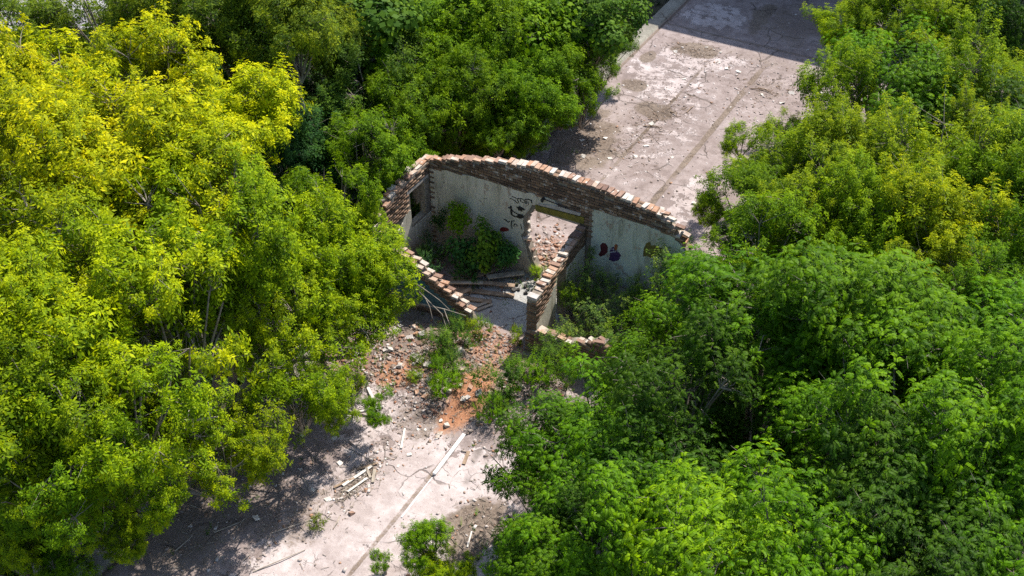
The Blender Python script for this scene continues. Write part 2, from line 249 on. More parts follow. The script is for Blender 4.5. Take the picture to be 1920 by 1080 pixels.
GRAF_BLACK_STROKES = [([(2.841, 2.492), (2.935, 2.495), (3.003, 2.454), (3.043, 2.396), (3.064, 2.346)], 0.03), ([(3.023, 2.332), (2.949, 2.379), (2.868, 2.415), (2.78, 2.407)], 0.03), ([(3.003, 2.475), (3.15, 2.525), (3.231, 2.489), (3.225, 2.415), (3.151, 2.419), (3.09, 2.427), (3.124, 2.481)], 0.03), ([(3.23, 2.531), (3.35, 2.572), (3.457, 2.565)], 0.03), ([(3.251, 2.51), (3.265, 2.401)], 0.024), ([(3.297, 2.525), (3.285, 2.407)], 0.024), ([(3.331, 2.508), (3.345, 2.4)], 0.024), ([(3.437, 2.559), (3.444, 2.483)], 0.035), ([(2.814, 2.189), (2.825, 2.106), (2.83, 1.992), (2.841, 1.908), (2.909, 1.881), (3.045, 1.892)], 0.055), ([(2.739, 2.091), (2.841, 2.14)], 0.05), ([(2.848, 2.056), (2.909, 2.019), (2.977, 1.999), (3.059, 1.977)], 0.04), ([(2.848, 1.706), (2.827, 1.581), (2.855, 1.443)], 0.03), ([(2.841, 1.704), (2.937, 1.734)], 0.022), ([(2.91, 1.536), (2.916, 1.605), (2.958, 1.642), (3.012, 1.61), (3.006, 1.571)], 0.022), ([(3.108, 1.695), (3.135, 1.631), (3.156, 1.528)], 0.022), ([(2.593, 1.675), (2.662, 1.67), (2.731, 1.621), (2.786, 1.669)], 0.035)]
GRAF_BLACK_POLYS = [[(3.005, 1.936), (3.059, 2.013), (3.167, 2.029), (3.228, 1.971), (3.168, 1.899), (3.086, 1.86), (3.032, 1.88)], [(2.956, 2.216), (3.031, 2.22), (3.078, 2.279), (3.152, 2.255), (3.266, 2.222), (3.226, 2.187), (3.166, 2.173), (3.153, 2.111), (3.112, 2.133), (3.045, 2.11), (3.024, 2.175)]]
GRAF_RED = [[(2.48, 1.324), (2.564, 1.398), (2.689, 1.421), (2.758, 1.386), (2.744, 1.329), (2.563, 1.234), (2.465, 1.243)]]
GRAF_MAROON = [[(5.476, 1.857), (5.536, 1.952), (5.627, 1.965), (5.697, 1.876), (5.697, 1.71), (5.612, 1.573), (5.496, 1.487), (5.438, 1.529), (5.504, 1.68)]]
GRAF_PURPLE = [[(5.736, 1.829), (5.849, 1.943), (5.888, 1.905), (6.003, 1.824), (6.081, 1.749), (6.02, 1.558), (5.878, 1.462), (5.748, 1.476), (5.773, 1.675)]]
GRAF_WHITE = [([(5.741, 1.757), (5.763, 1.839), (5.862, 1.875), (5.877, 1.787), (5.769, 1.737)], 0.022), ([(5.895, 1.784), (5.962, 1.891), (5.985, 1.817)], 0.02)]
GRAF_ORANGE = [[(5.886, 1.884), (5.873, 1.993), (5.915, 2.06), (5.967, 2.038), (5.963, 1.933), (5.938, 1.841)]]
GRAF_OLIVE = [[(6.683, 1.933), (6.682, 2.179), (6.737, 2.382), (6.837, 2.459), (6.881, 2.354), (6.964, 2.405), (7.089, 2.391), (7.233, 2.343), (7.281, 2.199), (7.116, 2.076), (6.993, 2.07), (6.894, 1.972), (6.786, 1.992)]]
BARE = [((-13.64, 10.79, 3.6), (0.75, 0.3, 0), 1.1, 'bare pale branch curling in the black gap above the dappled dirt'), ((-15.35, 13.19, 4.3), (0.8, 0.2, 0.1), 0.7, 'bare twigs showing in the middle of the lime maples'), ((-17.02, 11.74, 4.6), (0.9, -0.1, 0.2), 0.7, 'bare pale stick among the yellow-green maples'), ((-15.74, 12.17, 4.3), (0.3, 0.2, 0.5), 0.6, 'bare twigs above the black gap in the maples'), ((-18.78, 12.0, 4.8), (0.6, -0.4, 0.1), 0.6, 'bare twigs in the dark gap near the picture edge')]

# ------------------------------------------------------------------ helpers
def tag(o, label=None, cat=None, group=None, kind=None):
    if label: o['label'] = label
    if cat: o['category'] = cat
    if group: o['group'] = group
    if kind: o['kind'] = kind
    return o

def empty(name, loc=(0, 0, 0), label=None, cat=None, group=None):
    o = bpy.data.objects.new(name, None)
    o.empty_display_size = 0.2
    o.location = loc
    C.objects.link(o)
    return tag(o, label, cat, group)

def obj(name, me, parent=None, loc=(0, 0, 0), rot=(0, 0, 0), sc=(1, 1, 1)):
    o = bpy.data.objects.new(name, me)
    o.location = loc
    o.rotation_euler = rot
    o.scale = sc
    C.objects.link(o)
    if parent is not None:
        o.parent = parent
    return o

def mesh_np(name, V, F, mat=None, tint=None, vattr=None, smooth=False):
    """V (n,3) float, F (m,k) int faces of k corners."""
    V = np.asarray(V, np.float32); F = np.asarray(F, np.int32)
    me = bpy.data.meshes.new(name)
    m, k = F.shape
    me.vertices.add(len(V)); me.vertices.foreach_set('co', V.ravel())
    me.loops.add(m * k); me.loops.foreach_set('vertex_index', F.ravel())
    me.polygons.add(m); me.polygons.foreach_set('loop_start', np.arange(0, m * k, k, dtype=np.int32))
    if tint is not None:
        a = me.attributes.new('tint', 'FLOAT', 'FACE'); a.data.foreach_set('value', np.asarray(tint, np.float32))
    if vattr:
        for key, arr in vattr.items():
            a = me.attributes.new(key, 'FLOAT', 'POINT'); a.data.foreach_set('value', np.asarray(arr, np.float32))
    if smooth:
        me.polygons.foreach_set('use_smooth', np.ones(m, bool))
    me.update(calc_edges=True)
    if mat: me.materials.append(mat)
    return me

def mesh_py(name, verts, faces, mat=None):
    me = bpy.data.meshes.new(name)
    me.from_pydata([tuple(v) for v in verts], [], faces)
    me.update()
    if mat: me.materials.append(mat)
    return me

def hash2(ix, iy, seed):
    h = (ix.astype(np.int64) * 374761393 + iy.astype(np.int64) * 668265263 + seed * 974634777) & 0x7fffffff
    h = ((h ^ (h >> 13)) * 1274126177) & 0x7fffffff
    h = h ^ (h >> 16)
    return (h & 0xffff) / 65535.0

def vnoise(x, y, seed=0):
    ix = np.floor(x); iy = np.floor(y)
    fx = x - ix; fy = y - iy
    fx = fx * fx * (3 - 2 * fx); fy = fy * fy * (3 - 2 * fy)
    a = hash2(ix, iy, seed); b = hash2(ix + 1, iy, seed)
    c = hash2(ix, iy + 1, seed); d = hash2(ix + 1, iy + 1, seed)
    return (a + (b - a) * fx) * (1 - fy) + (c + (d - c) * fx) * fy

def fbm(x, y, seed=0, oct=4):
    s = 0; a = 0.5; t = 0
    for i in range(oct):
        s = s + a * vnoise(x, y, seed + i * 17); t += a
        x = x * 2.03 + 3.1; y = y * 2.03 + 7.7; a *= 0.55
    return s / t

def sstep(e0, e1, x):
    t = np.clip((x - e0) / (e1 - e0), 0, 1)
    return t * t * (3 - 2 * t)

def blob(X, Y, cx, cy, rx, ry, ang=0.0, seed=3, rag=0.5, soft=0.35):
    """ragged elliptic patch, 1 inside"""
    c, s = math.cos(ang), math.sin(ang)
    dx = X - cx; dy = Y - cy
    u = (dx * c + dy * s) / rx; v = (-dx * s + dy * c) / ry
    d = np.sqrt(u * u + v * v) + rag * (fbm(X * 2.2, Y * 2.2, seed) - 0.5) * 2
    return 1 - sstep(1 - soft, 1 + soft, d)

# ------------------------------------------------------------------ node materials
def mat_new(name):
    m = bpy.data.materials.new(name)
    m.use_nodes = True
    nt = m.node_tree
    b = nt.nodes['Principled BSDF']
    return m, nt, b

class N:
    def __init__(s, nt): s.nt = nt
    def n(s, t, **kw):
        x = s.nt.nodes.new(t)
        for k, v in kw.items(): setattr(x, k, v)
        return x
    def l(s, a, b): s.nt.links.new(a, b)
    def val(s, sock, v):
        if hasattr(v, 'is_output'): s.l(v, sock)
        else: sock.default_value = v
    def mix(s, f, a, b, blend='MIX'):
        x = s.n('ShaderNodeMix', data_type='RGBA', blend_type=blend)
        s.val(x.inputs[0], f); s.val(x.inputs[6], a); s.val(x.inputs[7], b)
        return x.outputs[2]
    def math(s, op, a, b=0.0, c=None, clamp=False):
        x = s.n('ShaderNodeMath', operation=op, use_clamp=clamp)
        s.val(x.inputs[0], a); s.val(x.inputs[1], b)
        if c is not None: s.val(x.inputs[2], c)
        return x.outputs[0]
    def noise(s, scale, detail=4, rough=0.55, vec=None, dist=0.0):
        x = s.n('ShaderNodeTexNoise')
        x.inputs['Scale'].default_value = scale; x.inputs['Detail'].default_value = detail
        x.inputs['Roughness'].default_value = rough; x.inputs['Distortion'].default_value = dist
        if vec is not None: s.l(vec, x.inputs['Vector'])
        return x.outputs['Fac']
    def vor(s, scale, feature='F1', vec=None, rnd=1.0):
        x = s.n('ShaderNodeTexVoronoi', feature=feature)
        x.inputs['Scale'].default_value = scale; x.inputs['Randomness'].default_value = rnd
        if vec is not None: s.l(vec, x.inputs['Vector'])
        return x
    def ramp(s, f, stops, interp='LINEAR'):
        x = s.n('ShaderNodeValToRGB')
        x.color_ramp.interpolation = interp
        e = x.color_ramp.elements
        while len(e) < len(stops): e.new(0.5)
        for i, (p, c) in enumerate(stops):
            e[i].position = p; e[i].color = (*c, 1) if len(c) == 3 else c
        s.val(x.inputs[0], f)
        return x.outputs[0]
    def step(s, f, lo, hi):
        x = s.n('ShaderNodeMapRange', interpolation_type='SMOOTHSTEP')
        s.val(x.inputs[0], f); s.val(x.inputs[1], lo); s.val(x.inputs[2], hi)
        return x.outputs[0]
    def attr(s, name):
        return s.n('ShaderNodeAttribute', attribute_name=name).outputs['Fac']
    def pos(s): return s.n('ShaderNodeNewGeometry').outputs['Position']
    def objco(s): return s.n('ShaderNodeTexCoord').outputs['Object']
    def bump(s, h, strength=0.5, dist=0.02):
        x = s.n('ShaderNodeBump')
        x.inputs['Strength'].default_value = strength; x.inputs['Distance'].default_value = dist
        s.l(h, x.inputs['Height'])
        return x.outputs[0]

def c4(r, g, b): return (r, g, b, 1.0)

def leaf_material(name, gloss=0.55, trans=0.36):
    m, nt, b = mat_new(name)
    n = N(nt)
    oi = n.n('ShaderNodeObjectInfo')
    t = n.attr('tint')
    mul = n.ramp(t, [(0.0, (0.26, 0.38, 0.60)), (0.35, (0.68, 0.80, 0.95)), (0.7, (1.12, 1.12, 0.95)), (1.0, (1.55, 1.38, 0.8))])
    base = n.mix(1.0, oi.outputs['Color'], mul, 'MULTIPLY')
    geo = n.n('ShaderNodeNewGeometry')
    pale = n.mix(0.12, base, c4(0.16, 0.19, 0.08))
    col = n.mix(geo.outputs['Backfacing'], base, pale)
    n.l(col, b.inputs['Base Color'])
    b.inputs['Roughness'].default_value = gloss
    b.inputs['Specular IOR Level'].default_value = 0.07
    tr = n.n('ShaderNodeBsdfTranslucent')
    tcol = n.mix(1.0, base, c4(1.35, 1.3, 0.55), 'MULTIPLY')
    n.l(tcol, tr.inputs[0])
    mx = n.n('ShaderNodeMixShader'); mx.inputs[0].default_value = trans
    n.l(b.outputs[0], mx.inputs[1]); n.l(tr.outputs[0], mx.inputs[2])
    n.l(mx.outputs[0], nt.nodes['Material Output'].inputs[0])
    return m

def bark_material():
    m, nt, b = mat_new('bark')
    n = N(nt); p = n.objco()
    f = n.noise(6, 5, 0.6, p)
    n.l(n.ramp(f, [(0.3, (0.12, 0.098, 0.075)), (0.7, (0.31, 0.27, 0.22))]), b.inputs['Base Color'])
    b.inputs['Roughness'].default_value = 0.9
    n.l(n.bump(n.noise(30, 3, 0.6, p), 0.6, 0.01), b.inputs['Normal'])
    return m

def simple_noise_mat(name, stops, scale=8, rough=0.85, bump=0.3, metal=0.0, coord='obj'):
    m, nt, b = mat_new(name)
    n = N(nt); p = n.objco() if coord == 'obj' else n.pos()
    f = n.noise(scale, 6, 0.62, p)
    n.l(n.ramp(f, stops), b.inputs['Base Color'])
    b.inputs['Roughness'].default_value = rough; b.inputs['Metallic'].default_value = metal
    n.l(n.bump(n.noise(scale * 5, 4, 0.6, p), bump, 0.01), b.inputs['Normal'])
    return m

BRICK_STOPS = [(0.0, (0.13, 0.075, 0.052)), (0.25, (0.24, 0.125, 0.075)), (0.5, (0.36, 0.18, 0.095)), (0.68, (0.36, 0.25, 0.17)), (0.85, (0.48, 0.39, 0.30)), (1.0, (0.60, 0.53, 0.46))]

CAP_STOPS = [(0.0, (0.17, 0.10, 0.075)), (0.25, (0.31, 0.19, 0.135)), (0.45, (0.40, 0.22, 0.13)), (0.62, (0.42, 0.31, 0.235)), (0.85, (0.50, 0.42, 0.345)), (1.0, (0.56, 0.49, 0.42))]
FACE_STOPS = [(0.0, (0.10, 0.066, 0.046)), (0.4, (0.19, 0.118, 0.076)), (0.75, (0.27, 0.165, 0.10)), (1.0, (0.32, 0.235, 0.165))]  # darker browns for wall faces: their shade put into the brick colour
def brick_material(name, use_attr, crust=0.5, face=False):
    m, nt, b = mat_new(name)
    n = N(nt); p = n.pos()
    r = n.attr('tint') if use_attr else n.n('ShaderNodeObjectInfo').outputs['Random']
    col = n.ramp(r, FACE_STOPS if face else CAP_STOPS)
    f = n.noise(9, 5, 0.65, p)
    col = n.mix(n.step(f, 0.45, 0.75), col, n.mix(1.0, col, c4(0.62, 0.58, 0.55), 'MULTIPLY'))
    mort = n.step(n.math('ADD', n.noise(7.3, 6, 0.7, p), n.math('MULTIPLY', r, 0.12)), 1.0 - crust * 0.85, 1.06 - crust * 0.85)
    col = n.mix(mort, col, n.ramp(n.noise(22, 3, 0.6, p), [(0.3, (0.40, 0.34, 0.29)), (0.7, (0.60, 0.55, 0.49))]))
    n.l(col, b.inputs['Base Color'])
    b.inputs['Roughness'].default_value = 0.92
    n.l(n.bump(n.noise(45, 4, 0.65, p), 0.55, 0.012), b.inputs['Normal'])
    return m

M_leaf = leaf_material('maple_leaf')
M_leaf_fine = leaf_material('acacia_leaf', 0.5, 0.32)
M_bark = bark_material()
M_brick = brick_material('brick', False, 0.45)
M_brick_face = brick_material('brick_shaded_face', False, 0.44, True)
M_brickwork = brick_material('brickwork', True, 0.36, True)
M_chip = None

def mortar_material():
    m, nt, b = mat_new('mortar')
    n = N(nt); p = n.pos()
    f = n.noise(5, 6, 0.65, p)
    n.l(n.ramp(f, [(0.3, (0.15, 0.12, 0.092)), (0.55, (0.27, 0.225, 0.175)), (0.75, (0.40, 0.345, 0.28))]), b.inputs['Base Color'])
    b.inputs['Roughness'].default_value = 0.95
    n.l(n.bump(n.noise(40, 5, 0.7, p), 0.8, 0.015), b.inputs['Normal'])
    return m
M_mortar = mortar_material()

def plaster_material(name, stops):
    m, nt, b = mat_new(name)
    n = N(nt); p = n.pos()
    f = n.noise(1.3, 6, 0.6, p)
    col = n.ramp(f, stops)
    # vertical damp streaks
    mp = n.n('ShaderNodeMapping'); mp.inputs['Scale'].default_value = (5.0, 5.0, 0.55)
    n.l(p, mp.inputs[0])
    st = n.noise(1.6, 5, 0.6, mp.outputs[0])
    col = n.mix(n.step(st, 0.50, 0.70), col, n.mix(1.0, col, c4(0.64, 0.63, 0.56), 'MULTIPLY'))
    # reddish where the coat has worn through
    w = n.step(n.noise(2.6, 6, 0.7, p), 0.585, 0.63)
    col = n.mix(n.math('MULTIPLY', w, 0.7), col, c4(0.36, 0.25, 0.18))
    hair = n.vor(1.9, 'DISTANCE_TO_EDGE', mp.outputs[0]).outputs['Distance']
    col = n.mix(n.math('MULTIPLY', n.step(hair, 0.018, 0.004), n.step(n.noise(1.1, 3, 0.5, p), 0.48, 0.60)), col, c4(0.16, 0.14, 0.12))
    # damp brown foot of the wall (a dirt line, grown from splash water)
    sx = n.n('ShaderNodeSeparateXYZ'); n.l(p, sx.inputs[0])
    foot = n.step(n.math('ADD', sx.outputs[2], n.math('MULTIPLY', n.noise(1.7, 5, 0.6, p), -1.6)), 0.5, -0.5)
    col = n.mix(n.math('MULTIPLY', foot, 0.6), col, c4(0.22, 0.16, 0.115))
    n.l(col, b.inputs['Base Color'])
    b.inputs['Roughness'].default_value = 0.9
    n.l(n.bump(n.noise(18, 5, 0.65, p), 0.35, 0.01), b.inputs['Normal'])
    return m
M_plaster = plaster_material('grey_plaster', [(0.3, (0.47, 0.425, 0.335)), (0.5, (0.64, 0.585, 0.475)), (0.7, (0.74, 0.69, 0.585))])
M_plaster_green = plaster_material('turquoise_limewash', [(0.3, (0.42, 0.405, 0.325)), (0.5, (0.54, 0.565, 0.47)), (0.7, (0.58, 0.64, 0.55))])

def slab_material():
    m, nt, b = mat_new('old_concrete')
    n = N(nt); p = n.pos()
    A = n.attr
    big = n.noise(0.55, 6, 0.6, p); mid = n.noise(2.4, 7, 0.66, p); fine = n.noise(14, 6, 0.7, p); grit = n.noise(60, 3, 0.6, p)
    # worn grey-pink concrete
    wpal = n.ramp(mid, [(0.30, (0.20, 0.155, 0.14)), (0.5, (0.305, 0.245, 0.228)), (0.70, (0.405, 0.335, 0.315))])
    # pale screed still lying on it, with crisp broken edges
    edge = n.math('ADD', A('pale'), n.math('ADD', n.math('MULTIPLY', n.math('SUBTRACT', mid, 0.5), 1.5), n.math('MULTIPLY', n.math('SUBTRACT', fine, 0.5), 0.7)))
    pale_m = n.step(edge, 0.47, 0.55)
    pal = n.ramp(n.noise(3.1, 6, 0.6, p), [(0.3, (0.40, 0.335, 0.318)), (0.6, (0.52, 0.448, 0.43)), (0.8, (0.60, 0.535, 0.515))])
    col = n.mix(pale_m, wpal, pal)
    # cracks
    wv = n.n('ShaderNodeVectorMath', operation='MULTIPLY_ADD')
    nz = n.n('ShaderNodeTexNoise'); nz.inputs['Scale'].default_value = 1.6; nz.inputs['Detail'].default_value = 5
    n.l(p, nz.inputs['Vector']); n.l(nz.outputs['Color'], wv.inputs[0]); wv.inputs[1].default_value = (0.55, 0.55, 0.0); n.l(p, wv.inputs[2])
    cr = n.vor(0.75, 'DISTANCE_TO_EDGE', wv.outputs[0]).outputs['Distance']
    crk = n.math('MULTIPLY', n.step(cr, 0.020, 0.004), n.step(n.noise(0.7, 3, 0.5, p), 0.46, 0.60))
    cr2 = n.vor(2.6, 'DISTANCE_TO_EDGE', wv.outputs[0]).outputs['Distance']
    crk2 = n.math('MULTIPLY', n.step(cr2, 0.030, 0.008), n.math('MULTIPLY', n.step(n.noise(1.3, 3, 0.5, p), 0.54, 0.66), pale_m))
    crk = n.math('MAXIMUM', crk, n.math('MULTIPLY', crk2, 0.7))
    # dirt, moss-brown silt
    dedge = n.math('ADD', A('dirt'), n.math('ADD', n.math('MULTIPLY', n.math('SUBTRACT', mid, 0.5), 0.7), n.math('MULTIPLY', n.math('SUBTRACT', fine, 0.5), 0.8)))
    dm = n.step(dedge, 0.36, 0.72)
    dcol = n.ramp(fine, [(0.3, (0.10, 0.076, 0.058)), (0.5, (0.19, 0.145, 0.112)), (0.7, (0.30, 0.235, 0.185))])
    col = n.mix(dm, col, dcol)
    # brick dust
    om = n.step(n.math('ADD', A('orange'), n.math('MULTIPLY', n.math('SUBTRACT', fine, 0.5), 0.9)), 0.25, 0.85)
    ocol = n.ramp(fine, [(0.3, (0.27, 0.105, 0.05)), (0.55, (0.43, 0.20, 0.10)), (0.75, (0.50, 0.30, 0.19))])
    col = n.mix(om, col, ocol)
    # cement floor of the room, kerb beam
    fcol = n.ramp(mid, [(0.3, (0.33, 0.33, 0.32)), (0.6, (0.45, 0.44, 0.41)), (0.75, (0.53, 0.50, 0.46))])
    col = n.mix(n.step(A('cement'), 0.4, 0.6), col, fcol)
    kcol = n.ramp(mid, [(0.3, (0.20, 0.19, 0.155)), (0.6, (0.30, 0.28, 0.23)), (0.8, (0.36, 0.33, 0.28))])
    col = n.mix(n.step(A('beam'), 0.4, 0.6), col, kcol)
    col = n.mix(n.math('MULTIPLY', crk, 0.75), col, c4(0.10, 0.075, 0.06))
    # speckle: grit and crumbs
    sp = n.vor(38, 'F1', p)
    hsv = n.n('ShaderNodeSeparateColor'); n.l(sp.outputs['Color'], hsv.inputs[0])
    dot = n.math('MULTIPLY', n.step(sp.outputs['Distance'], 0.34, 0.24), n.step(hsv.outputs[0], 0.80, 0.86))
    dot = n.math('MULTIPLY', dot, n.step(n.noise(1.1, 5, 0.6, p), 0.40, 0.60))
    dotc = n.ramp(hsv.outputs[1], [(0.0, (0.10, 0.075, 0.06)), (0.45, (0.24, 0.15, 0.11)), (0.7, (0.50, 0.42, 0.38)), (1.0, (0.72, 0.66, 0.62))])
    col = n.mix(n.math('MULTIPLY', dot, 0.85), col, dotc)
    col = n.mix(0.5, col, n.mix(1.0, col, n.ramp(grit, [(0.3, (0.70, 0.70, 0.70)), (0.7, (1.22, 1.22, 1.22))]), 'MULTIPLY'))
    stain = n.step(n.math('ADD', n.math('MULTIPLY', big, 0.6), n.math('MULTIPLY', n.noise(5.5, 6, 0.7, p), 0.4)), 0.40, 0.58)
    col = n.mix(n.math('MULTIPLY', stain, 0.6), col, n.mix(1.0, col, c4(0.62, 0.57, 0.54), 'MULTIPLY'))
    n.l(col, b.inputs['Base Color'])
    b.inputs['Roughness'].default_value = 0.9
    h = n.math('ADD', n.math('MULTIPLY', pale_m, 0.5), n.math('ADD', n.math('MULTIPLY', fine, 0.55), n.math('MULTIPLY', crk, -0.8)))
    h = n.math('ADD', h, n.math('MULTIPLY', grit, 0.25))
    n.l(n.bump(h, 0.8, 0.03), b.inputs['Normal'])
    return m
M_slab = slab_material()

def soil_material():
    m, nt, b = mat_new('woodland_soil')
    n = N(nt); p = n.pos()
    f = n.noise(1.2, 8, 0.65, p); g = n.noise(18, 5, 0.7, p)
    col = n.ramp(f, [(0.3, (0.030, 0.026, 0.016)), (0.55, (0.058, 0.048, 0.030)), (0.75, (0.085, 0.072, 0.046))])  # soil tones darkened to deepen the shade under the canopy
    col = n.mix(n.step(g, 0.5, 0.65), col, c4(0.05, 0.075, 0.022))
    n.l(col, b.inputs['Base Color']); b.inputs['Roughness'].default_value = 1.0
    n.l(n.bump(g, 0.8, 0.05), b.inputs['Normal'])
    return m
M_soil = soil_material()
M_asphalt = simple_noise_mat('worn_asphalt', [(0.3, (0.22, 0.205, 0.215)), (0.7, (0.33, 0.31, 0.32))], 4, 0.9, 0.3, coord='pos')
M_wood = simple_noise_mat('weathered_wood', [(0.3, (0.16, 0.105, 0.065)), (0.55, (0.30, 0.21, 0.14)), (0.75, (0.42, 0.32, 0.23))], 7, 0.85, 0.5)
M_wood_grey = simple_noise_mat('grey_wood', [(0.3, (0.22, 0.18, 0.14)), (0.6, (0.40, 0.34, 0.27)), (0.8, (0.55, 0.49, 0.41))], 7, 0.85, 0.5)
M_wood_pale = simple_noise_mat('bleached_wood', [(0.3, (0.48, 0.43, 0.37)), (0.6, (0.66, 0.62, 0.56)), (0.8, (0.75, 0.72, 0.68))], 6, 0.8, 0.4)
M_white = simple_noise_mat('flaking_white_paint', [(0.25, (0.45, 0.40, 0.36)), (0.42, (0.72, 0.70, 0.67)), (0.8, (0.80, 0.79, 0.77))], 9, 0.6, 0.25)
M_conc = simple_noise_mat('broken_concrete', [(0.3, (0.33, 0.29, 0.26)), (0.6, (0.50, 0.45, 0.41)), (0.8, (0.62, 0.57, 0.53))], 6, 0.92, 0.6)
M_panel = simple_noise_mat('mossy_panel', [(0.3, (0.13, 0.13, 0.10)), (0.6, (0.23, 0.225, 0.18)), (0.8, (0.30, 0.285, 0.23))], 3, 0.92, 0.5)
M_dark = simple_noise_mat('charred_dark', [(0.3, (0.03, 0.028, 0.025)), (0.7, (0.085, 0.075, 0.065))], 8, 0.8, 0.4)
M_iron = simple_noise_mat('black_iron', [(0.3, (0.012, 0.012, 0.012)), (0.7, (0.04, 0.032, 0.028))], 12, 0.6, 0.4)
M_lintel = simple_noise_mat('mossy_yellow_paint', [(0.25, (0.06, 0.055, 0.018)), (0.5, (0.20, 0.165, 0.022)), (0.75, (0.33, 0.255, 0.028))], 5, 0.7, 0.4)
M_teal = simple_noise_mat('teal_spray_paint', [(0.3, (0.035, 0.07, 0.085)), (0.6, (0.06, 0.16, 0.20)), (0.8, (0.12, 0.25, 0.30))], 3, 0.7, 0.2, coord='pos')
def flat_mat(name, c, rough=0.7):
    return simple_noise_mat(name, [(0.25, tuple(x * 0.7 for x in c)), (0.7, c)], 10, rough, 0.15)
M_black = flat_mat('black_spray_paint', (0.012, 0.012, 0.013))
M_red = flat_mat('red_spray_paint', (0.22, 0.018, 0.015))
M_maroon = flat_mat('maroon_spray_paint', (0.10, 0.012, 0.018))
M_purple = flat_mat('purple_spray_paint', (0.06, 0.025, 0.10))
M_white_sp = flat_mat('white_spray_paint', (0.6, 0.58, 0.62))
M_orange = flat_mat('orange_spray_paint', (0.33, 0.10, 0.03))
M_olive = flat_mat('olive_spray_paint', (0.15, 0.125, 0.025))

def chip_material():
    m, nt, b = mat_new('rubble_chips')
    n = N(nt)
    col = n.ramp(n.attr('tint'), [(0.0, (0.15, 0.075, 0.055)), (0.2, (0.31, 0.14, 0.08)), (0.35, (0.37, 0.22, 0.14)), (0.5, (0.20, 0.155, 0.125)), (0.65, (0.35, 0.285, 0.25)), (0.82, (0.47, 0.41, 0.375)), (1.0, (0.60, 0.55, 0.52))])
    n.l(col, b.inputs['Base Color']); b.inputs['Roughness'].default_value = 0.9
    n.l(n.bump(n.noise(60, 3, 0.6, n.pos()), 0.5, 0.01), b.inputs['Normal'])
    return m
M_chip = chip_material()

# ------------------------------------------------------------------ the ground: soil sheet, hall slab, road
def ground_height(X, Y):
    return -0.34 + 0.16 * fbm(X * 0.4, Y * 0.4, 91)

ax = np.concatenate([-np.geomspace(1500, 50, 14), np.arange(-46, 14.01, 0.5), np.geomspace(20, 1500, 14)])
ay = np.concatenate([-np.geomspace(1500, 12, 14), np.arange(-6, 62.01, 0.5), np.geomspace(68, 1500, 14)])
GX, GY = np.meshgrid(ax, ay, indexing='ij')
GZ = ground_height(GX, GY)
far_ = (GX < -46) | (GX > 14) | (GY < -6) | (GY > 62)
GZ[far_] = -0.26
nx, ny = GX.shape
idx = np.arange(nx * ny).reshape(nx, ny)
F = np.stack([idx[:-1, :-1], idx[1:, :-1], idx[1:, 1:], idx[:-1, 1:]], -1).reshape(-1, 4)
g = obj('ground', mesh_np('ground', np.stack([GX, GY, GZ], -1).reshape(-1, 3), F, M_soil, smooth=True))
tag(g, 'dark woodland soil under the thicket', kind='structure')

rd = mesh_py('road', [(-40, -40, -0.14), (-33.2, -40, -0.14), (-33.2, 120, -0.14), (-40, 120, -0.14), (-40, -40, -0.6), (-33.2, -40, -0.6), (-33.2, 120, -0.6), (-40, 120, -0.6)],
             [(0, 1, 2, 3), (4, 5, 1, 0), (5, 6, 2, 1), (6, 7, 3, 2), (7, 4, 0, 3)], M_asphalt)
tag(obj('road', rd), 'grey asphalt road glimpsed between the far trees', kind='structure')

X0, X1, Y0_, Y1_ = -15.5, -6.2, 5.0, 50.0
sx_ = np.arange(X0, X1 + 0.01, 0.07); sy_ = np.arange(Y0_, Y1_ + 0.01, 0.07)
SX, SY = np.meshgrid(sx_, sy_, indexing='ij')

def slab_height(X, Y):
    z = 0.02 * (fbm(X * 0.7, Y * 0.7, 5) - 0.5)
    mound = blob(X, Y, -11.9, 18.1, 2.9, 1.7, 0, 21, 0.35, 0.6)
    z = z + mound * (0.03 + 0.24 * fbm(X * 1.1, Y * 1.1, 31))
    z = z + blob(X, Y, -13.3, 17.9, 1.5, 1.1, 0, 22, 0.3, 0.6) * 0.25 * fbm(X * 1.5, Y * 1.5, 33)
    z = z + blob(X, Y, -11.7, 23.4, 1.5, 1.0, 0, 23, 0.3, 0.6) * 0.22 * fbm(X * 1.6, Y * 1.6, 35)
    z = z + 0.10 * blob(X, Y, -13.6, 21.4, 1.3, 0.9, 0, 24, 0.3, 0.6)
    # groove along the middle
    gx = X + 10.42 + 0.03 * (fbm(Y * 0.9, Y * 0.0 + 2.0, 41) - 0.5)
    w = 0.045 + 0.05 * fbm(Y * 1.3, Y * 0 + 5.0, 43)
    inside = (np.abs(gx) < w) & (Y < 16.4)
    z = np.where(inside, z - 0.05, z)
    back = (np.abs(gx) < 0.09) & (Y > 24) & (Y < 37)
    z = np.where(back, z - 0.045, z)
    # left kerb beam
    z = np.where(X < -14.98, z + 0.06, z)
    z = np.where((np.abs(X + 14.93) < 0.06), z - 0.05, z)
    # cross step near the shaded end
    z = np.where((Y > 38.35) & (X > -14.85), z - 0.05, z)
    # room floor
    room = (X > -15.0) & (X < -10.45) & (Y > 19.95 + 0.35 * (fbm(X * 1.5, X * 0 + 1.0, 47) - 0.5) * 2 + 0.09 * (X + 12.0)) & (Y < 22.5)
    z = np.where(room, np.maximum(z * 0.3, 0) + 0.05, z)
    # worn hollow plates
    return z

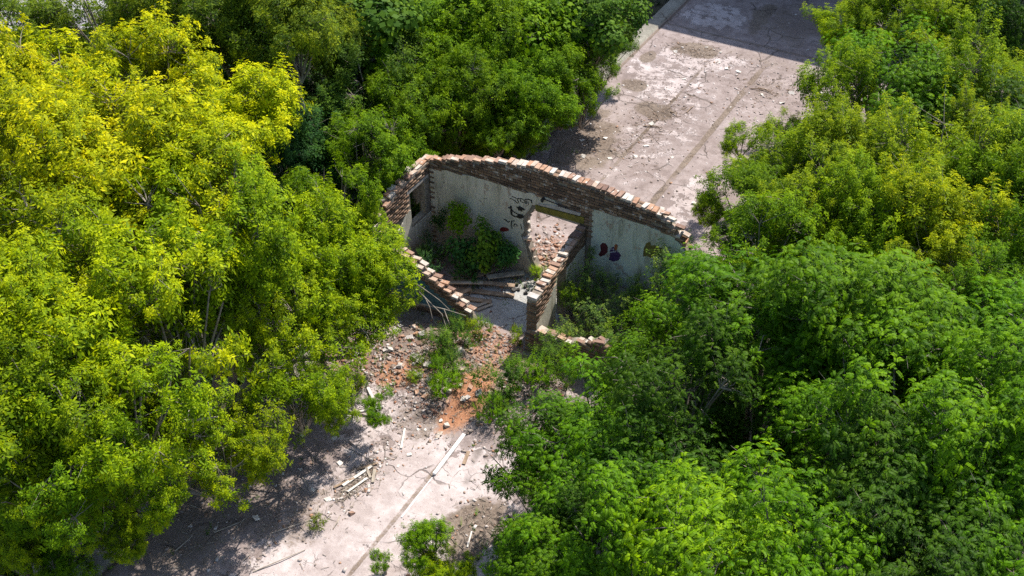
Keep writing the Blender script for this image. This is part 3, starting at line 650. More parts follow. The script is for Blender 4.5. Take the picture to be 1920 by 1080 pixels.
SZ = slab_height(SX, SY)
room = (SX > -15.0) & (SX < -10.45) & (SY > 19.95 + 0.35 * (fbm(SX * 1.5, SX * 0 + 1.0, 47) - 0.5) * 2 + 0.09 * (SX + 12.0)) & (SY < 22.3)
X, Y = SX, SY
pale = fbm(X * 0.55, Y * 0.35, 61, 5) * 0.50 + 0.02
pale = np.maximum(pale, 0.80 * blob(X, Y, -10.9, 12.0, 2.0, 4.3, 0, 62, 0.35, 0.3))
pale = np.maximum(pale, 0.78 * blob(X, Y, -9.3, 13.0, 1.6, 3.6, 0, 63, 0.3, 0.3))
pale = np.maximum(pale, 0.62 * blob(X, Y, -12.7, 15.6, 1.4, 1.1, 0.3, 64, 0.45, 0.3))
pale = np.maximum(pale, 0.58 * blob(X, Y, -9.55, 28.0, 0.55, 1.7, 0, 65, 0.5, 0.3))
pale = np.maximum(pale, 0.55 * blob(X, Y, -13.2, 34.3, 1.5, 2.0, 0, 66, 0.5, 0.4))
pale = np.maximum(pale, 0.58 * blob(X, Y, -12.9, 36.2, 1.4, 0.8, 0, 67, 0.5, 0.4))
pale = np.maximum(pale, 0.45 * blob(X, Y, -11.6, 31.5, 1.3, 4.0, 0, 68, 0.6, 0.5))
pale = np.maximum(pale, 0.6 * blob(X, Y, -11.6, 36.6, 0.8, 0.5, 0.9, 69, 0.4, 0.3))
pale = np.maximum(pale, 0.62 * blob(X, Y, -13.4, 39.9, 1.3, 1.2, 0, 70, 0.3, 0.3))
dirt = np.zeros_like(X)
def D(arr, amp, *a, **k): return np.maximum(arr, amp * blob(X, Y, *a, **k))
dirt = D(dirt, 0.62, -14.3, 11.6, 1.5, 3.6, 0, 71, 0.35, 0.5)
dirt = D(dirt, 0.55, -12.6, 12.2, 1.1, 1.2, 0.5, 72, 0.5, 0.6)
dirt = D(dirt, 0.72, -11.75, 13.8, 0.25, 0.75, -0.15, 73, 0.5, 0.6)
dirt = D(dirt, 0.95, -8.75, 13.9, 0.65, 0.95, 0, 74, 0.4, 0.4)
dirt = D(dirt, 0.62, -11.3, 16.2, 0.9, 0.8, 0, 75, 0.5, 0.7)
dirt = D(dirt, 0.60, -14.0, 17.0, 1.6, 1.8, 0, 76, 0.5, 0.6)
dirt = D(dirt, 0.62, -12.0, 18.5, 3.0, 1.6, 0, 77, 0.6, 0.6)
dirt = D(dirt, 0.9, -13.1, 36.8, 0.9, 0.6, 0, 78, 0.4, 0.35)
dirt = D(dirt, 0.9, -14.35, 35.5, 0.30, 0.6, 0, 79, 0.35, 0.3)
dirt = D(dirt, 0.95, -12.6, 32.1, 0.75, 0.55, 0, 80, 0.35, 0.35)
dirt = D(dirt, 0.8, -13.9, 33.4, 0.5, 0.45, 0, 81, 0.4, 0.4)
dirt = D(dirt, 0.85, -13.7, 29.2, 1.2, 2.0, 0.1, 82, 0.55, 0.6)
dirt = D(dirt, 0.46, -10.6, 37.3, 2.4, 0.6, 0, 83, 0.5, 0.5)
dirt = D(dirt, 0.50, -9.8, 35.2, 0.8, 1.2, 0, 84, 0.5, 0.6)
dirt = D(dirt, 0.75, -11.9, 40.6, 0.45, 1.5, 0.1, 85, 0.5, 0.5)
dirt = D(dirt, 0.55, -10.6, 40.5, 1.6, 2.2, 0, 86, 0.6, 0.6)
dirt = D(dirt, 0.46, -8.2, 30.0, 1.2, 6.0, 0, 87, 0.6, 0.6)
dirt = np.maximum(dirt, np.where((np.abs(X + 14.93) < 0.10), 0.75, 0))
dirt = np.maximum(dirt, np.where((np.abs(X + 10.42) < 0.085) & (Y < 15.9), 0.62, 0))
dirt = np.maximum(dirt, 0.85 * np.where((np.abs(X + 10.45) < 0.10) & (Y > 24.5) & (Y < 37.5), 1, 0) * fbm(X * 2, Y, 88) * 1.6)
dirt = np.maximum(dirt, 0.80 * np.where((np.abs(X + 12.3) < 0.08) & (Y > 26) & (Y < 37.5), 1, 0) * fbm(X * 2, Y, 89) * 1.7)
dirt = np.maximum(dirt, np.where(np.abs(Y - 38.35) < 0.12, 0.6, 0))
dirt = np.maximum(dirt, np.where((X > -10.2) & (Y > 19.6) & (Y < 22.2), 0.8, 0))
dirt = np.where(X < -14.98, dirt * 0.3, dirt)
orange = np.zeros_like(X)
orange = D(orange, 0.92, -10.9, 17.2, 0.50, 1.25, 0.05, 101, 0.4, 0.5)
orange = D(orange, 0.8, -12.75, 16.95, 0.7, 0.45, 0.0, 102, 0.4, 0.5)
orange = D(orange, 0.62, -11.4, 19.0, 1.2, 0.7, 0.0, 103, 0.5, 0.6)
orange = D(orange, 0.5, -14.3, 16.9, 0.9, 0.6, 0.0, 104, 0.5, 0.6)
orange = D(orange, 0.55, -11.6, 23.2, 1.4, 1.0, 0.0, 105, 0.5, 0.6)
cement = np.where(room & (X > -13.3 + 0.5 * (fbm(X, Y, 106) - 0.5)), 1.0, 0.0)
beam = np.where(X < -14.98, 1.0, 0.0)
nx, ny = SX.shape
idx = np.arange(nx * ny).reshape(nx, ny)
F = np.stack([idx[:-1, :-1], idx[1:, :-1], idx[1:, 1:], idx[:-1, 1:]], -1).reshape(-1, 4)
V = np.stack([SX, SY, SZ], -1).reshape(-1, 3)
# skirt so the slab has a real thickness
ring = np.concatenate([idx[:, 0], idx[-1, 1:], idx[-2::-1, -1], idx[0, -2:0:-1]])
low = V[ring].copy(); low[:, 2] = -0.6
base = len(V)
V = np.concatenate([V, low])
k = len(ring)
sk = np.stack([ring, base + np.arange(k), base + (np.arange(k) + 1) % k, np.roll(ring, -1)], -1)
F = np.concatenate([F, sk])
va = {}
for key, arr in (('pale', pale), ('dirt', dirt), ('orange', orange), ('cement', cement), ('beam', beam)):
    va[key] = np.concatenate([arr.ravel(), arr.ravel()[ring]])
sl = obj('concrete_slab', mesh_np('concrete_slab', V, F, M_slab, vattr=va))
tag(sl, 'cracked pale concrete floor of the vanished hall', kind='structure')

def floor_z(x, y):
    return float(slab_height(np.array([x]), np.array([y]))[0])

# the tall hall beyond the frame, whose eaves throw the straight shade on the far slab
hall = empty('brick_hall', (-9.0, 44.0, 0), 'tall brick hall standing at the far end of the slab', 'building')
bm = bmesh.new()
def bm_box(bm, x0, x1, y0, y1, z0, z1):
    vs = [bm.verts.new(p) for p in ((x0, y0, z0), (x1, y0, z0), (x1, y1, z0), (x0, y1, z0), (x0, y0, z1), (x1, y0, z1), (x1, y1, z1), (x0, y1, z1))]
    for f in ((0, 3, 2, 1), (4, 5, 6, 7), (0, 1, 5, 4), (1, 2, 6, 5), (2, 3, 7, 6), (3, 0, 4, 7)):
        bm.faces.new([vs[i] for i in f])
def bm_mesh(bm, name, mat):
    me = bpy.data.meshes.new(name)
    bmesh.ops.recalc_face_normals(bm, faces=bm.faces)
    bm.to_mesh(me); bm.free()
    me.materials.append(mat)
    return me
bm_box(bm, -6.6, 9.0, 0, 8, -0.5, 9.0)
obj('wall', bm_mesh(bm, 'hall_wall', M_mortar), hall)
bm = bmesh.new(); bm_box(bm, -6.8, 9.2, -0.06, 8.2, 9.0, 9.3)
obj('roof', bm_mesh(bm, 'hall_roof', M_conc), hall)
bm = bmesh.new(); bm_box(bm, -0.6, 0.6, -0.03, 0.02, -0.8, 0.8)
wme = bm_mesh(bm, 'hall_window', M_dark)
for i in range(5):
    for zz in (3.2, 6.8):
        obj('window', wme, hall, (-4.8 + i * 3.0, 0, zz))

# ------------------------------------------------------------------ the ruin
ruin = empty('ruined_building', (-11.5, 20.9, 0), 'roofless brick ruin with plastered rooms and crumbling wall tops', 'ruin')
RO = Vector((-11.5, 20.9, 0))
BL_, BD_, BH_ = 0.245, 0.12, 0.062
PITCH_L, PITCH_H = 0.262, 0.083

def brick_meshes(mat, n, L, Dp, Hh, jit, seed, chip=0.3):
    out = []
    r = random.Random(seed)
    for i in range(n):
        vs = []
        for sz in (-1, 1):
            for sy in (-1, 1):
                for sx in (-1, 1):
                    k = 1.0 - (chip * r.random() if r.random() < 0.3 else 0.0)
                    vs.append((sx * L / 2 * k + r.uniform(-jit, jit), sy * Dp / 2 * k + r.uniform(-jit, jit), sz * Hh / 2 + r.uniform(-jit, jit)))
        out.append(mesh_py('brick', vs, [(0, 2, 3, 1), (4, 5, 7, 6), (0, 1, 5, 4), (1, 3, 7, 5), (3, 2, 6, 7), (2, 0, 4, 6)], mat))
    return out
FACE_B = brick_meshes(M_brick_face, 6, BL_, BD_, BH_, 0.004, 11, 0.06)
HEAD_B = brick_meshes(M_brick, 6, BD_, 0.26, BH_, 0.007, 12, 0.12)
TOP_B = brick_meshes(M_brick, 6, BL_, BD_, BH_, 0.008, 13, 0.15)
BROKEN_B = brick_meshes(M_brick, 6, 0.15, 0.12, 0.075, 0.018, 14, 0.4)

work_V, work_F, work_T = [], [], []      # bricks past the limit, joined
def joined_brick(M, L, Dp, Hh, r):
    b0 = len(work_V)
    for sz in (-1, 1):
        for sy in (-1, 1):
            for sx in (-1, 1):
                work_V.append(M @ Vector((sx * L / 2 + r.uniform(-.004, .004), sy * Dp / 2 + r.uniform(-.004, .004), sz * Hh / 2 + r.uniform(-.003, .003))))
    t = min(1, max(0, r.gauss(0.42, 0.24)))
    for f in ((0, 2, 3, 1), (4, 5, 7, 6), (0, 1, 5, 4), (1, 3, 7, 5), (3, 2, 6, 7), (2, 0, 4, 6)):
        work_F.append([b0 + i for i in f]); work_T.append(t)

def interp(prof, s):
    if s <= prof[0][0]: return prof[0][1]
    for (a, za), (b, zb) in zip(prof, prof[1:]):
        if s <= b: return za + (zb - za) * (s - a) / (b - a)
    return prof[-1][1]

class Wall:
    """vertical wall: starts at origin, runs along 'along', its viewed face looks to 'normal', thickness goes the other way"""
    def __init__(s, name, origin, along, normal, thick, label):
        s.o = Vector(origin); s.a = Vector(along); s.n = Vector(normal); s.t = thick
        s.e = empty(name, (0, 0, 0)); s.e.parent = ruin; s.e.location = s.o - RO
        s.e['label'] = label
        s.ang = math.atan2(s.a.y, s.a.x)
    def P(s, u, d, z):      # u along, d depth behind the face, z up (local to the wall's empty)
        v = s.a * u - s.n * d
        return Vector((v.x, v.y, z))
    def solid(s, name, poly, d0, d1, mat):
        """extrude a (u,z) outline from depth d0 to d1"""
        bm = bmesh.new()
        f0 = [bm.verts.new(s.P(u, d0, z)) for u, z in poly]
        f1 = [bm.verts.new(s.P(u, d1, z)) for u, z in poly]
        for tri in tessellate_polygon([[Vector((u, z, 0)) for u, z in poly]]):
            if len(set(tri)) == 3:
                bm.faces.new([f0[i] for i in tri]); bm.faces.new([f1[i] for i in tri][::-1])
        for i in range(len(poly)):
            j = (i + 1) % len(poly)
            bm.faces.new((f0[i], f1[i], f1[j], f0[j]))
        return obj(name, bm_mesh(bm, name, mat), s.e)
    def brick(s, mesh, u, d, z, rz=0.0, tilt=0.0):
        rr = random
        return obj('brick', mesh, s.e, s.P(u, d, z), (rr.uniform(-tilt, tilt), rr.uniform(-tilt, tilt), s.ang + rz + rr.uniform(-tilt, tilt)))
    def course_bricks(s, keep, u0, u1, z0, z1, proud=0.02, single=None, front=True, seed=1):
        """face bricks wherever keep(u,z); single(u,z) says which are objects of their own"""
        r = random.Random(seed); k = 0
        nz = int(round((z1 - z0) / PITCH_H))
        for i in range(nz):
            z = z0 + (i + 0.5) * PITCH_H
            off = (i % 2) * PITCH_L * 0.5
            u = u0 + off - PITCH_L * 0.5
            while u < u1:
                uc = u + PITCH_L / 2
                if keep(uc, z):
                    d = BD_ / 2 - proud + r.uniform(-0.007, 0.007) if front else s.t - BD_ / 2 + proud + r.uniform(-0.007, 0.007)
                    if r.random() > 0.035:
                        if single is not None and single(uc, z):
                            obj('brick', FACE_B[r.randrange(6)], s.e, s.P(uc, d, z), (r.uniform(-.012, .012), r.uniform(-.012, .012), s.ang + r.uniform(-.015, .015)))
                            k += 1
                        else:
                            joined_brick(Matrix.Translation(s.o + s.P(uc, d, z) - RO) @ Matrix.Rotation(s.ang, 4, 'Z'), BL_, BD_, BH_, r)
                u += PITCH_L
        return k
    def strip(s, name, pts, w, mat, parent=None, proud=0.0155):
        """a painted stroke lying on the face"""
        V = []; Fs = []
        P2 = [Vector(p) for p in pts]
        for i, p in enumerate(P2):
            a = P2[max(0, i - 1)]; b = P2[min(len(P2) - 1, i + 1)]
            t = (b - a).normalized(); nn = Vector((-t.y, t.x))
            ww = w * (0.7 + 0.5 * random.random())
            for sg in (-1, 1):
                q = p + nn * ww / 2 * sg
                V.append(s.P(q.x, -proud, q.y))
        for i in range(len(P2) - 1):
            Fs.append((2 * i, 2 * i + 1, 2 * i + 3, 2 * i + 2))
        return V, Fs
    def paint(s, name, strokes, polys, mat, label, proud):
        V = []; Fs = []
        for pts, w in strokes:
            v, f = s.strip(name, pts, w, mat, proud=proud)
            b = len(V); V += v; Fs += [tuple(i + b for i in q) for q in f]
            proud += 0.0006
        for pg in polys:
            b = len(V); V += [s.P(u, -proud, z) for u, z in pg]; Fs.append(tuple(range(b, b + len(pg))))
            proud += 0.0006
        o = obj(name, mesh_py(name, V, Fs, mat), s.e)
        if label: o['label'] = label
        return o

rb = random.Random(5)
# ---- back wall: face looks to -Y, runs along +X from X=-15.35
BW = Wall('back_wall', (-15.35, 22.2, 0), (1, 0, 0), (0, -1, 0), 0.25, 'long gabled brick wall, grey plastered below, with a ragged doorway')
topP = [(0.0, 2.80), (0.18, 2.84), (1.04, 3.10), (1.87, 3.33), (2.68, 3.52), (3.47, 3.63), (4.24, 3.63), (5.0, 3.61), (5.74, 3.56), (6.48, 3.47), (6.95, 3.40), (7.1, 3.33), (7.35, 3.20), (7.6, 2.9), (7.9, 2.5), (8.3, 2.2), (8.9, 1.7), (9.1, 1.2)]
platT = [(0.3, 2.60), (0.45, 2.62), (1.03, 2.68), (1.86, 2.77), (2.68, 2.80), (3.48, 2.80), (4.9, 2.86), (5.2, 2.88), (5.93, 2.94), (6.52, 2.97), (7.5, 2.85), (8.2, 2.1), (9.0, 1.2)]
openL = [(3.95, -0.3), (3.72, 0.05), (3.62, 0.35), (3.48, 0.62), (3.42, 0.85), (3.30, 1.10), (3.24, 1.30), (3.29, 1.48), (3.27, 1.75), (3.30, 2.00), (3.40, 2.12), (3.52, 2.30)]
openR = 4.90
def top_core(u): return interp(topP, u) - 0.085
core = [(0.0, -0.4)] + [(0.0, top_core(0))]
n_ = 46
for i in range(1, n_ + 1):
    u = 9.1 * i / n_
    core.append((u, top_core(u) - 0.01 * rb.random()))
core += [(9.1, -0.4), (openR, -0.4), (openR, 2.30)] + [(u, z) for u, z in openL[::-1]]
BW.solid('masonry', core, 0.012, 0.238, M_mortar)
# plaster, irregular edges, stops at the opening
pl = [(0.02, -0.35)]
u = 0.3
pl = [(0.26, -0.35), (0.26, 2.58)]
while u < 3.2:
    pl.append((u, interp(platT, u) - 0.16 * float(fbm(np.array([u * 2.3]), np.array([3.0]), 77)[0]) - rb.random() * 0.03 + 0.08)); u += 0.09 + 0.05 * rb.random()
u = 3.2
while u < 4.2:
    pl.append((u, interp(platT, u) - rb.random() * 0.05)); u += 0.1
pl += [(4.22, 2.66), (4.30, 2.55), (3.62, 2.50), (3.45, 2.42), (3.36, 2.22)] + [(u - 0.06 - 0.08 * rb.random(), z) for u, z in openL[:-2][::-1]]
BW.solid('plaster', pl, -0.012, 0.0115, M_plaster)
pl = [(5.22, -0.35), (5.20, 2.86)]
u = 5.3
while u < 8.9:
    pl.append((u, interp(platT, u) - 0.16 * float(fbm(np.array([u * 2.3]), np.array([3.0]), 77)[0]) - rb.random() * 0.03 + 0.07)); u += 0.09 + 0.05 * rb.random()
pl += [(9.0, 1.0), (9.0, -0.35)]
BW.solid('plaster', pl, -0.012, 0.0115, M_plaster_green)
def keep_bw(u, z):
    if z > interp(topP, u) - 0.10: return False
    if u < 0.30: return z > 0
    if 4.25 < u < 5.2: return z > 2.68 if u < 4.9 else z > 2.0
    if 3.2 < u <= 4.25 and z < 2.52: return False
    return z > interp(platT, u) - 0.03
nb1 = BW.course_bricks(keep_bw, 0.14, 9.0, 0.0, 3.8, single=lambda u, z: 1.0 < u < 7.6 and z > 2.7, seed=3)
def keep_back(u, z): return z < interp(topP, u) - 0.10 and not (3.1 < u < 5.0 and z < 2.45)
BW.course_bricks(keep_back, 0.14, 9.0, 0.0, 3.8, front=False, seed=4)
# toothed bricks of the ragged left jamb
for (u, z) in openL[2:-1]:
    BW.brick(BROKEN_B[rb.randrange(6)], u - 0.03 + rb.uniform(-.03, .04), 0.12, z + rb.uniform(-.03, .03), rb.uniform(-.2, .2), 0.15)
BW.brick(TOP_B[1], 3.30, 0.03, 1.27, 0.5, 0.15)
# cap: headers across the wall top, stepped with the gable
u = 0.06
while u < 7.75:
    z = interp(topP, u)
    if u > 7.0:
        z = math.floor(z / PITCH_H) * PITCH_H
    if u < 2.6 and rb.random() < 0.45:
        BW.brick(TOP_B[rb.randrange(6)], u + 0.06, 0.06 + rb.uniform(-.02, .02), z - 0.045 + rb.uniform(-.01, .02), 0, 0.06)
        if rb.random() < 0.8:
            BW.brick(TOP_B[rb.randrange(6)], u + 0.06 + rb.uniform(-.05, .05), 0.19 + rb.uniform(-.02, .02), z - 0.05 + rb.uniform(-.02, .03), rb.uniform(-.1, .1), 0.07)
        u += 0.262
    else:
        if rb.random() > .05: BW.brick(HEAD_B[rb.randrange(6)], u, 0.125 + rb.uniform(-.018, .018), z - 0.048 + rb.uniform(-.018, .018), rb.uniform(-.09, .09), 0.06)
        u += rb.choice((.128, .133, .14, .15))
for (u, z, r_) in ((7.12, 3.36, .1), (7.3, 3.24, -.3), (7.46, 3.06, .4), (7.55, 3.10, .2), (7.7, 2.93, -.2)):
    BW.brick(TOP_B[rb.randrange(6)], u, 0.12, z, r_, 0.2)
# mossy yellow lintel beam, an added shading strip, a concrete ledge, iron hook above
BW.solid('lintel', [(3.56, 2.29), (4.98, 2.36), (4.98, 2.55), (3.56, 2.47)], -0.03, 0.24, M_lintel)
BW.solid('lintel', [(3.50, 2.12), (4.90, 2.12), (4.90, 2.29), (3.50, 2.285)], 0.17, 0.245, M_conc)  # unseen rear strip, added to set where the floor's sun patch ends
BW.solid('ledge', [(3.62, 2.50), (4.86, 2.58), (4.90, 2.67), (4.2, 2.66), (3.7, 2.56)], -0.035, 0.1, M_conc)
def tube_mesh(name, pts, radii, mat, sides=6):
    V = []; Fs = []
    pts = [Vector(p) for p in pts]
    for i, p in enumerate(pts):
        t = (pts[min(i + 1, len(pts) - 1)] - pts[max(i - 1, 0)]).normalized()
        q = t.to_track_quat('Z', 'Y')
        for k in range(sides):
            a = 2 * math.pi * k / sides
            V.append(p + q @ Vector((math.cos(a) * radii[i], math.sin(a) * radii[i], 0)))
    for i in range(len(pts) - 1):
        for k in range(sides):
            Fs.append((i * sides + k, i * sides + (k + 1) % sides, (i + 1) * sides + (k + 1) % sides, (i + 1) * sides + k))
    Fs.append(tuple(range(sides))[::-1]); Fs.append(tuple(range((len(pts) - 1) * sides, len(pts) * sides)))
    return mesh_py(name, V, Fs, mat)
obj('hook', tube_mesh('hook', [BW.P(3.80, 0.0, 2.76), BW.P(3.80, -0.10, 2.76), BW.P(3.80, -0.12, 2.70)], [0.04, 0.05, 0.035], M_iron), BW.e)
obj('rod', tube_mesh('rod', [BW.P(3.82, -0.06, 2.77), BW.P(4.15, -0.055, 2.74), BW.P(4.5, -0.05, 2.70)], [0.014, 0.014, 0.012], M_iron), BW.e)
# graffiti
BW.paint('graffiti', GRAF_BLACK_STROKES, GRAF_BLACK_POLYS, M_black, 'black spray-painted tag lettering and figure', 0.0145)
BW.paint('graffiti', [], GRAF_RED, M_red, 'red spray-painted patch', 0.0145)
BW.paint('graffiti', [], GRAF_MAROON, M_maroon, 'maroon spray-painted blob', 0.0145)
BW.paint('graffiti', [], GRAF_PURPLE, M_purple, 'purple spray-painted letters', 0.0145)
BW.paint('graffiti', GRAF_WHITE, [], M_white_sp, 'white outline of the purple letters', 0.0185)
BW.paint('graffiti', [], GRAF_ORANGE, M_orange, 'orange spray-painted dot', 0.0195)
BW.paint('graffiti', [], GRAF_OLIVE, M_olive, 'large olive spray-painted shape', 0.0145)

# ---- window wall: face looks to +X, runs along -Y from the back wall corner
LW = Wall('window_wall', (-15.1, 22.2, 0), (0, -1, 0), (1, 0, 0), 0.25, 'side wall with a wooden window frame and loose top bricks')
lt = [(0.0, 2.84), (0.9, 2.81), (1.7, 2.67), (2.0, 2.58), (2.3, 2.3), (2.85, 2.0)]
def ltop(u): return interp(lt, u) - 0.085
WU0, WU1, WZ0, WZ1 = 0.22, 0.98, 1.16, 2.32
LW.solid('masonry', [(0, -0.4), (0, WZ0), (2.85, WZ0), (2.85, -0.4)], 0.012, 0.238, M_mortar)
LW.solid('masonry', [(WU1, WZ0), (WU1, WZ1), (2.6, WZ1 - 0.22), (2.85, 1.9), (2.85, WZ0)], 0.012, 0.238, M_mortar)
LW.solid('masonry', [(0, WZ0), (0, WZ1), (WU0, WZ1), (WU0, WZ0)], 0.012, 0.238, M_mortar)
LW.solid('masonry', [(0, WZ1), (0, ltop(0)), (0.5, ltop(.5)), (0.9, ltop(.9)), (1.7, ltop(1.7)), (2.0, ltop(2.0)), (2.3, ltop(2.3)), (2.6, WZ1 - 0.22), (WU1, WZ1)], 0.012, 0.238, M_mortar)
LW.solid('plaster', [(0.02, -0.35), (0.02, WZ0 - 0.02), (WU1 + 0.02, WZ0 - 0.03), (WU1 + 0.02, 1.76), (1.08, 1.80), (1.16, 1.74), (1.26, 1.78), (1.4, 1.60), (1.55, 1.50), (1.8, 1.42), (2.1, 1.3), (2.6, 1.25), (2.84, 1.2), (2.84, -0.35)], -0.012, 0.0115, M_plaster)
def keep_lw(u, z):
    if z > interp(lt, u) - 0.10: return False
    if WU0 - 0.1 < u < WU1 + 0.1 and WZ0 - 0.1 < z < WZ1 + 0.12: return False
    return z > (1.72 if u > 1.0 else 2.4)
LW.course_bricks(keep_lw, 0.0, 2.8, 0.0, 3.0, proud=0.010, single=None, seed=6)
LW.course_bricks(lambda u, z: z < interp(lt, u) - 0.1 and not (WU0 - .1 < u < WU1 + .1 and WZ0 - .1 < z < WZ1 + .1), 0.0, 2.8, 0.0, 3.0, front=False, seed=7)
u = 0.10
while u < 2.5:
    z = interp(lt, u)
    if rb.random() < 0.8:
        LW.brick(TOP_B[rb.randrange(6)], u + 0.06, 0.07 + rb.uniform(-.03, .03), z - 0.04 + rb.uniform(-.03, .03), rb.uniform(-.15, .15), 0.08)
    LW.brick(TOP_B[rb.randrange(6)], u + 0.06 + rb.uniform(-.06, .06), 0.20 + rb.uniform(-.02, .03), z - 0.03 + rb.uniform(-.03, .05), rb.uniform(-.2, .2), 0.09)
    u += 0.262
LW.solid('lintel', [(0.08, WZ1 - 0.01), (1.12, WZ1 - 0.01), (1.12, WZ1 + 0.10), (0.08, WZ1 + 0.10)], -0.004, 0.23, M_conc)
# wooden window frame: separate lengths of board
fr = empty('window_frame', (0, 0, 0)); fr.parent = LW.e
def fboard(name, u0, u1, z0, z1, d0, d1, mat):
    bm = bmesh.new()
    p = [LW.P(u, d, z) for z in (z0, z1) for (u, d) in ((u0, d0), (u1, d0), (u1, d1), (u0, d1))]
    vs = [bm.verts.new(q) for q in p]
    for f in ((0, 3, 2, 1), (4, 5, 6, 7), (0, 1, 5, 4), (1, 2, 6, 5), (2, 3, 7, 6), (3, 0, 4, 7)): bm.faces.new([vs[i] for i in f])
    return obj(name, bm_mesh(bm, name, mat), LW.e)
bpy.data.objects.remove(fr)
fboard('frame', WU0 + 0.004, WU0 + 0.05, WZ0 + 0.02, WZ1 - 0.02, 0.01, 0.16, M_wood_grey)
fboard('frame', WU1 - 0.05, WU1 - 0.004, WZ0 + 0.02, WZ1 - 0.02, 0.05, 0.16, M_wood)
fboard('frame', WU0 + 0.05, WU1 - 0.05, WZ1 - 0.06, WZ1 - 0.015, 0.05, 0.16, M_wood_grey)
fboard('frame', WU0 + 0.05, WU1 - 0.05, WZ0 + 0.004, WZ0 + 0.05, 0.03, 0.18, M_wood_grey)
fboard('shutter', WU0 + 0.06, WU0 + 0.26, WZ0 + 0.42, WZ1 - 0.07, 0.15, 0.18, M_wood)

# ---- cross wall between the rooms: seen face looks to +X, runs along +Y from its free end
CW = Wall('cross_wall', (-10.30, 19.5, 0), (0, 1, 0), (1, 0, 0), 0.27, 'thin wall between the two rooms with a broken sloping top')
ct = [(0.0, 1.80), (0.2, 1.74), (0.5, 1.88), (1.0, 1.98), (1.5, 2.06), (2.0, 2.14), (2.45, 2.25), (2.70, 2.34)]
CW.solid('masonry', [(0, -0.3), (0, 1.72), (0.5, 1.79), (1.0, 1.89), (1.5, 1.97), (1.62, 1.99), (1.62, 1.72), (1.06, 1.70), (1.06, -0.3)], 0.012, 0.258, M_mortar)
CW.solid('masonry', [(1.62, -0.3), (1.62, 1.99), (2.0, 2.05), (2.45, 2.16), (2.69, 2.22), (2.69, -0.3)], 0.012, 0.258, M_mortar)
CW.solid('plaster', [(0.03, -0.3), (0.03, 0.95), (0.10, 0.98), (0.2, 1.15), (0.32, 1.10), (0.45, 1.28), (0.6, 1.22), (0.75, 1.4), (0.9, 1.5), (1.055, 1.55), (1.055, -0.3)], -0.012, 0.0115, M_plaster)
CW.solid('plaster', [(1.63, -0.3), (1.63, 1.6), (1.9, 1.66), (2.3, 1.75), (2.66, 1.7), (2.66, -0.3)], -0.012, 0.0115, M_plaster)
CW.solid('plaster', [(0.02, -0.3), (0.02, 1.2), (0.4, 1.5), (0.9, 1.62), (1.05, 1.6), (1.05, -0.3)], 0.2585, 0.28, M_plaster)
def keep_cw(u, z):
    if z > interp(ct, u) - 0.09: return False
    if 0.95 < u < 1.75 and z < 1.75: return False
    if u <= 0.95: return z > 0.95 + 0.55 * u
    return z > 1.62
CW.course_bricks(keep_cw, 0.14, 2.6, 0.0, 2.4, proud=0.010, single=None, seed=8)
CW.course_bricks(lambda u, z: z < interp(ct, u) - 0.09 and not (0.95 < u < 1.75 and z < 1.75), 0.14, 2.6, 0.0, 2.4, front=False, seed=9)
u = 0.22
CW.solid('coping', [(-0.01, 1.725), (0.19, 1.735), (0.18, 1.80), (0.0, 1.80)], 0.0, 0.265, M_conc)
while u < 2.6:
    z = interp(ct, u) - 0.045
    if u < 1.0 or rb.random() < 0.5:
        CW.brick(TOP_B[rb.randrange(6)], u + .04, 0.135 + rb.uniform(-.02, .02), z + rb.uniform(-.01, .02), math.pi / 2 + rb.uniform(-.08, .08), 0.06); u += 0.14
    else:
        CW.brick(TOP_B[rb.randrange(6)], u + .12, 0.07 + rb.uniform(-.02, .02), z + rb.uniform(-.02, .02), rb.uniform(-.08, .08), 0.07)
        CW.brick(TOP_B[rb.randrange(6)], u + .12, 0.20 + rb.uniform(-.02, .02), z + rb.uniform(-.02, .03), rb.uniform(-.08, .08), 0.07); u += 0.27
# end face of the cross wall (looks to the viewer): rough brick ends
for i in range(20):
    z = 0.05 + i * PITCH_H
    for s_ in ((0.07, 0.2) if i % 2 else (0.135,)):
        M = Matrix.Translation(CW.o + Vector((-s_, 0.052 + rb.uniform(-.004, .004), z)) - RO)
        joined_brick(M, 0.12 if i % 2 else 0.25, 0.12, BH_, rb)

# ---- low front wall of the right room: face looks to -Y, runs along +X
FW = Wall('low_front_wall', (-10.58, 19.44, 0), (1, 0, 0), (0, -1, 0), 0.27, 'waist-high broken front wall right of the cross wall')
ft = [(0.0, 0.72), (0.2, 0.86), (0.6, 0.86), (0.85, 0.86), (1.1, 0.80), (1.35, 0.96), (1.7, 1.02), (1.9, 1.18), (2.25, 1.28), (2.3, 1.2), (3.2, 0.9)]
FW.solid('masonry', [(0, -0.3), (0, 0.66)] + [(i * 0.1, interp(ft, i * 0.1) - 0.085) for i in range(1, 23)] + [(2.24, -0.3)], 0.012, 0.255, M_mortar)
FW.course_bricks(lambda u, z: z < interp(ft, u) - 0.09, 0.14, 2.2, -0.1, 1.3, single=lambda u, z: False, seed=10)
u = 0.10
while u < 2.15:
    z = interp(ft, u) - 0.045
    FW.brick(TOP_B[rb.randrange(6)], u + 0.1, 0.07 + rb.uniform(-.02, .02), z + rb.uniform(-.02, .03), rb.uniform(-.2, .2), 0.1)
    if rb.random() < 0.8:
        FW.brick((TOP_B if rb.random() < .6 else BROKEN_B)[rb.randrange(6)], u + 0.1 + rb.uniform(-.06, .06), 0.20 + rb.uniform(-.02, .02), z + rb.uniform(-.03, .05), rb.uniform(-.3, .3), 0.14)
    u += 0.265

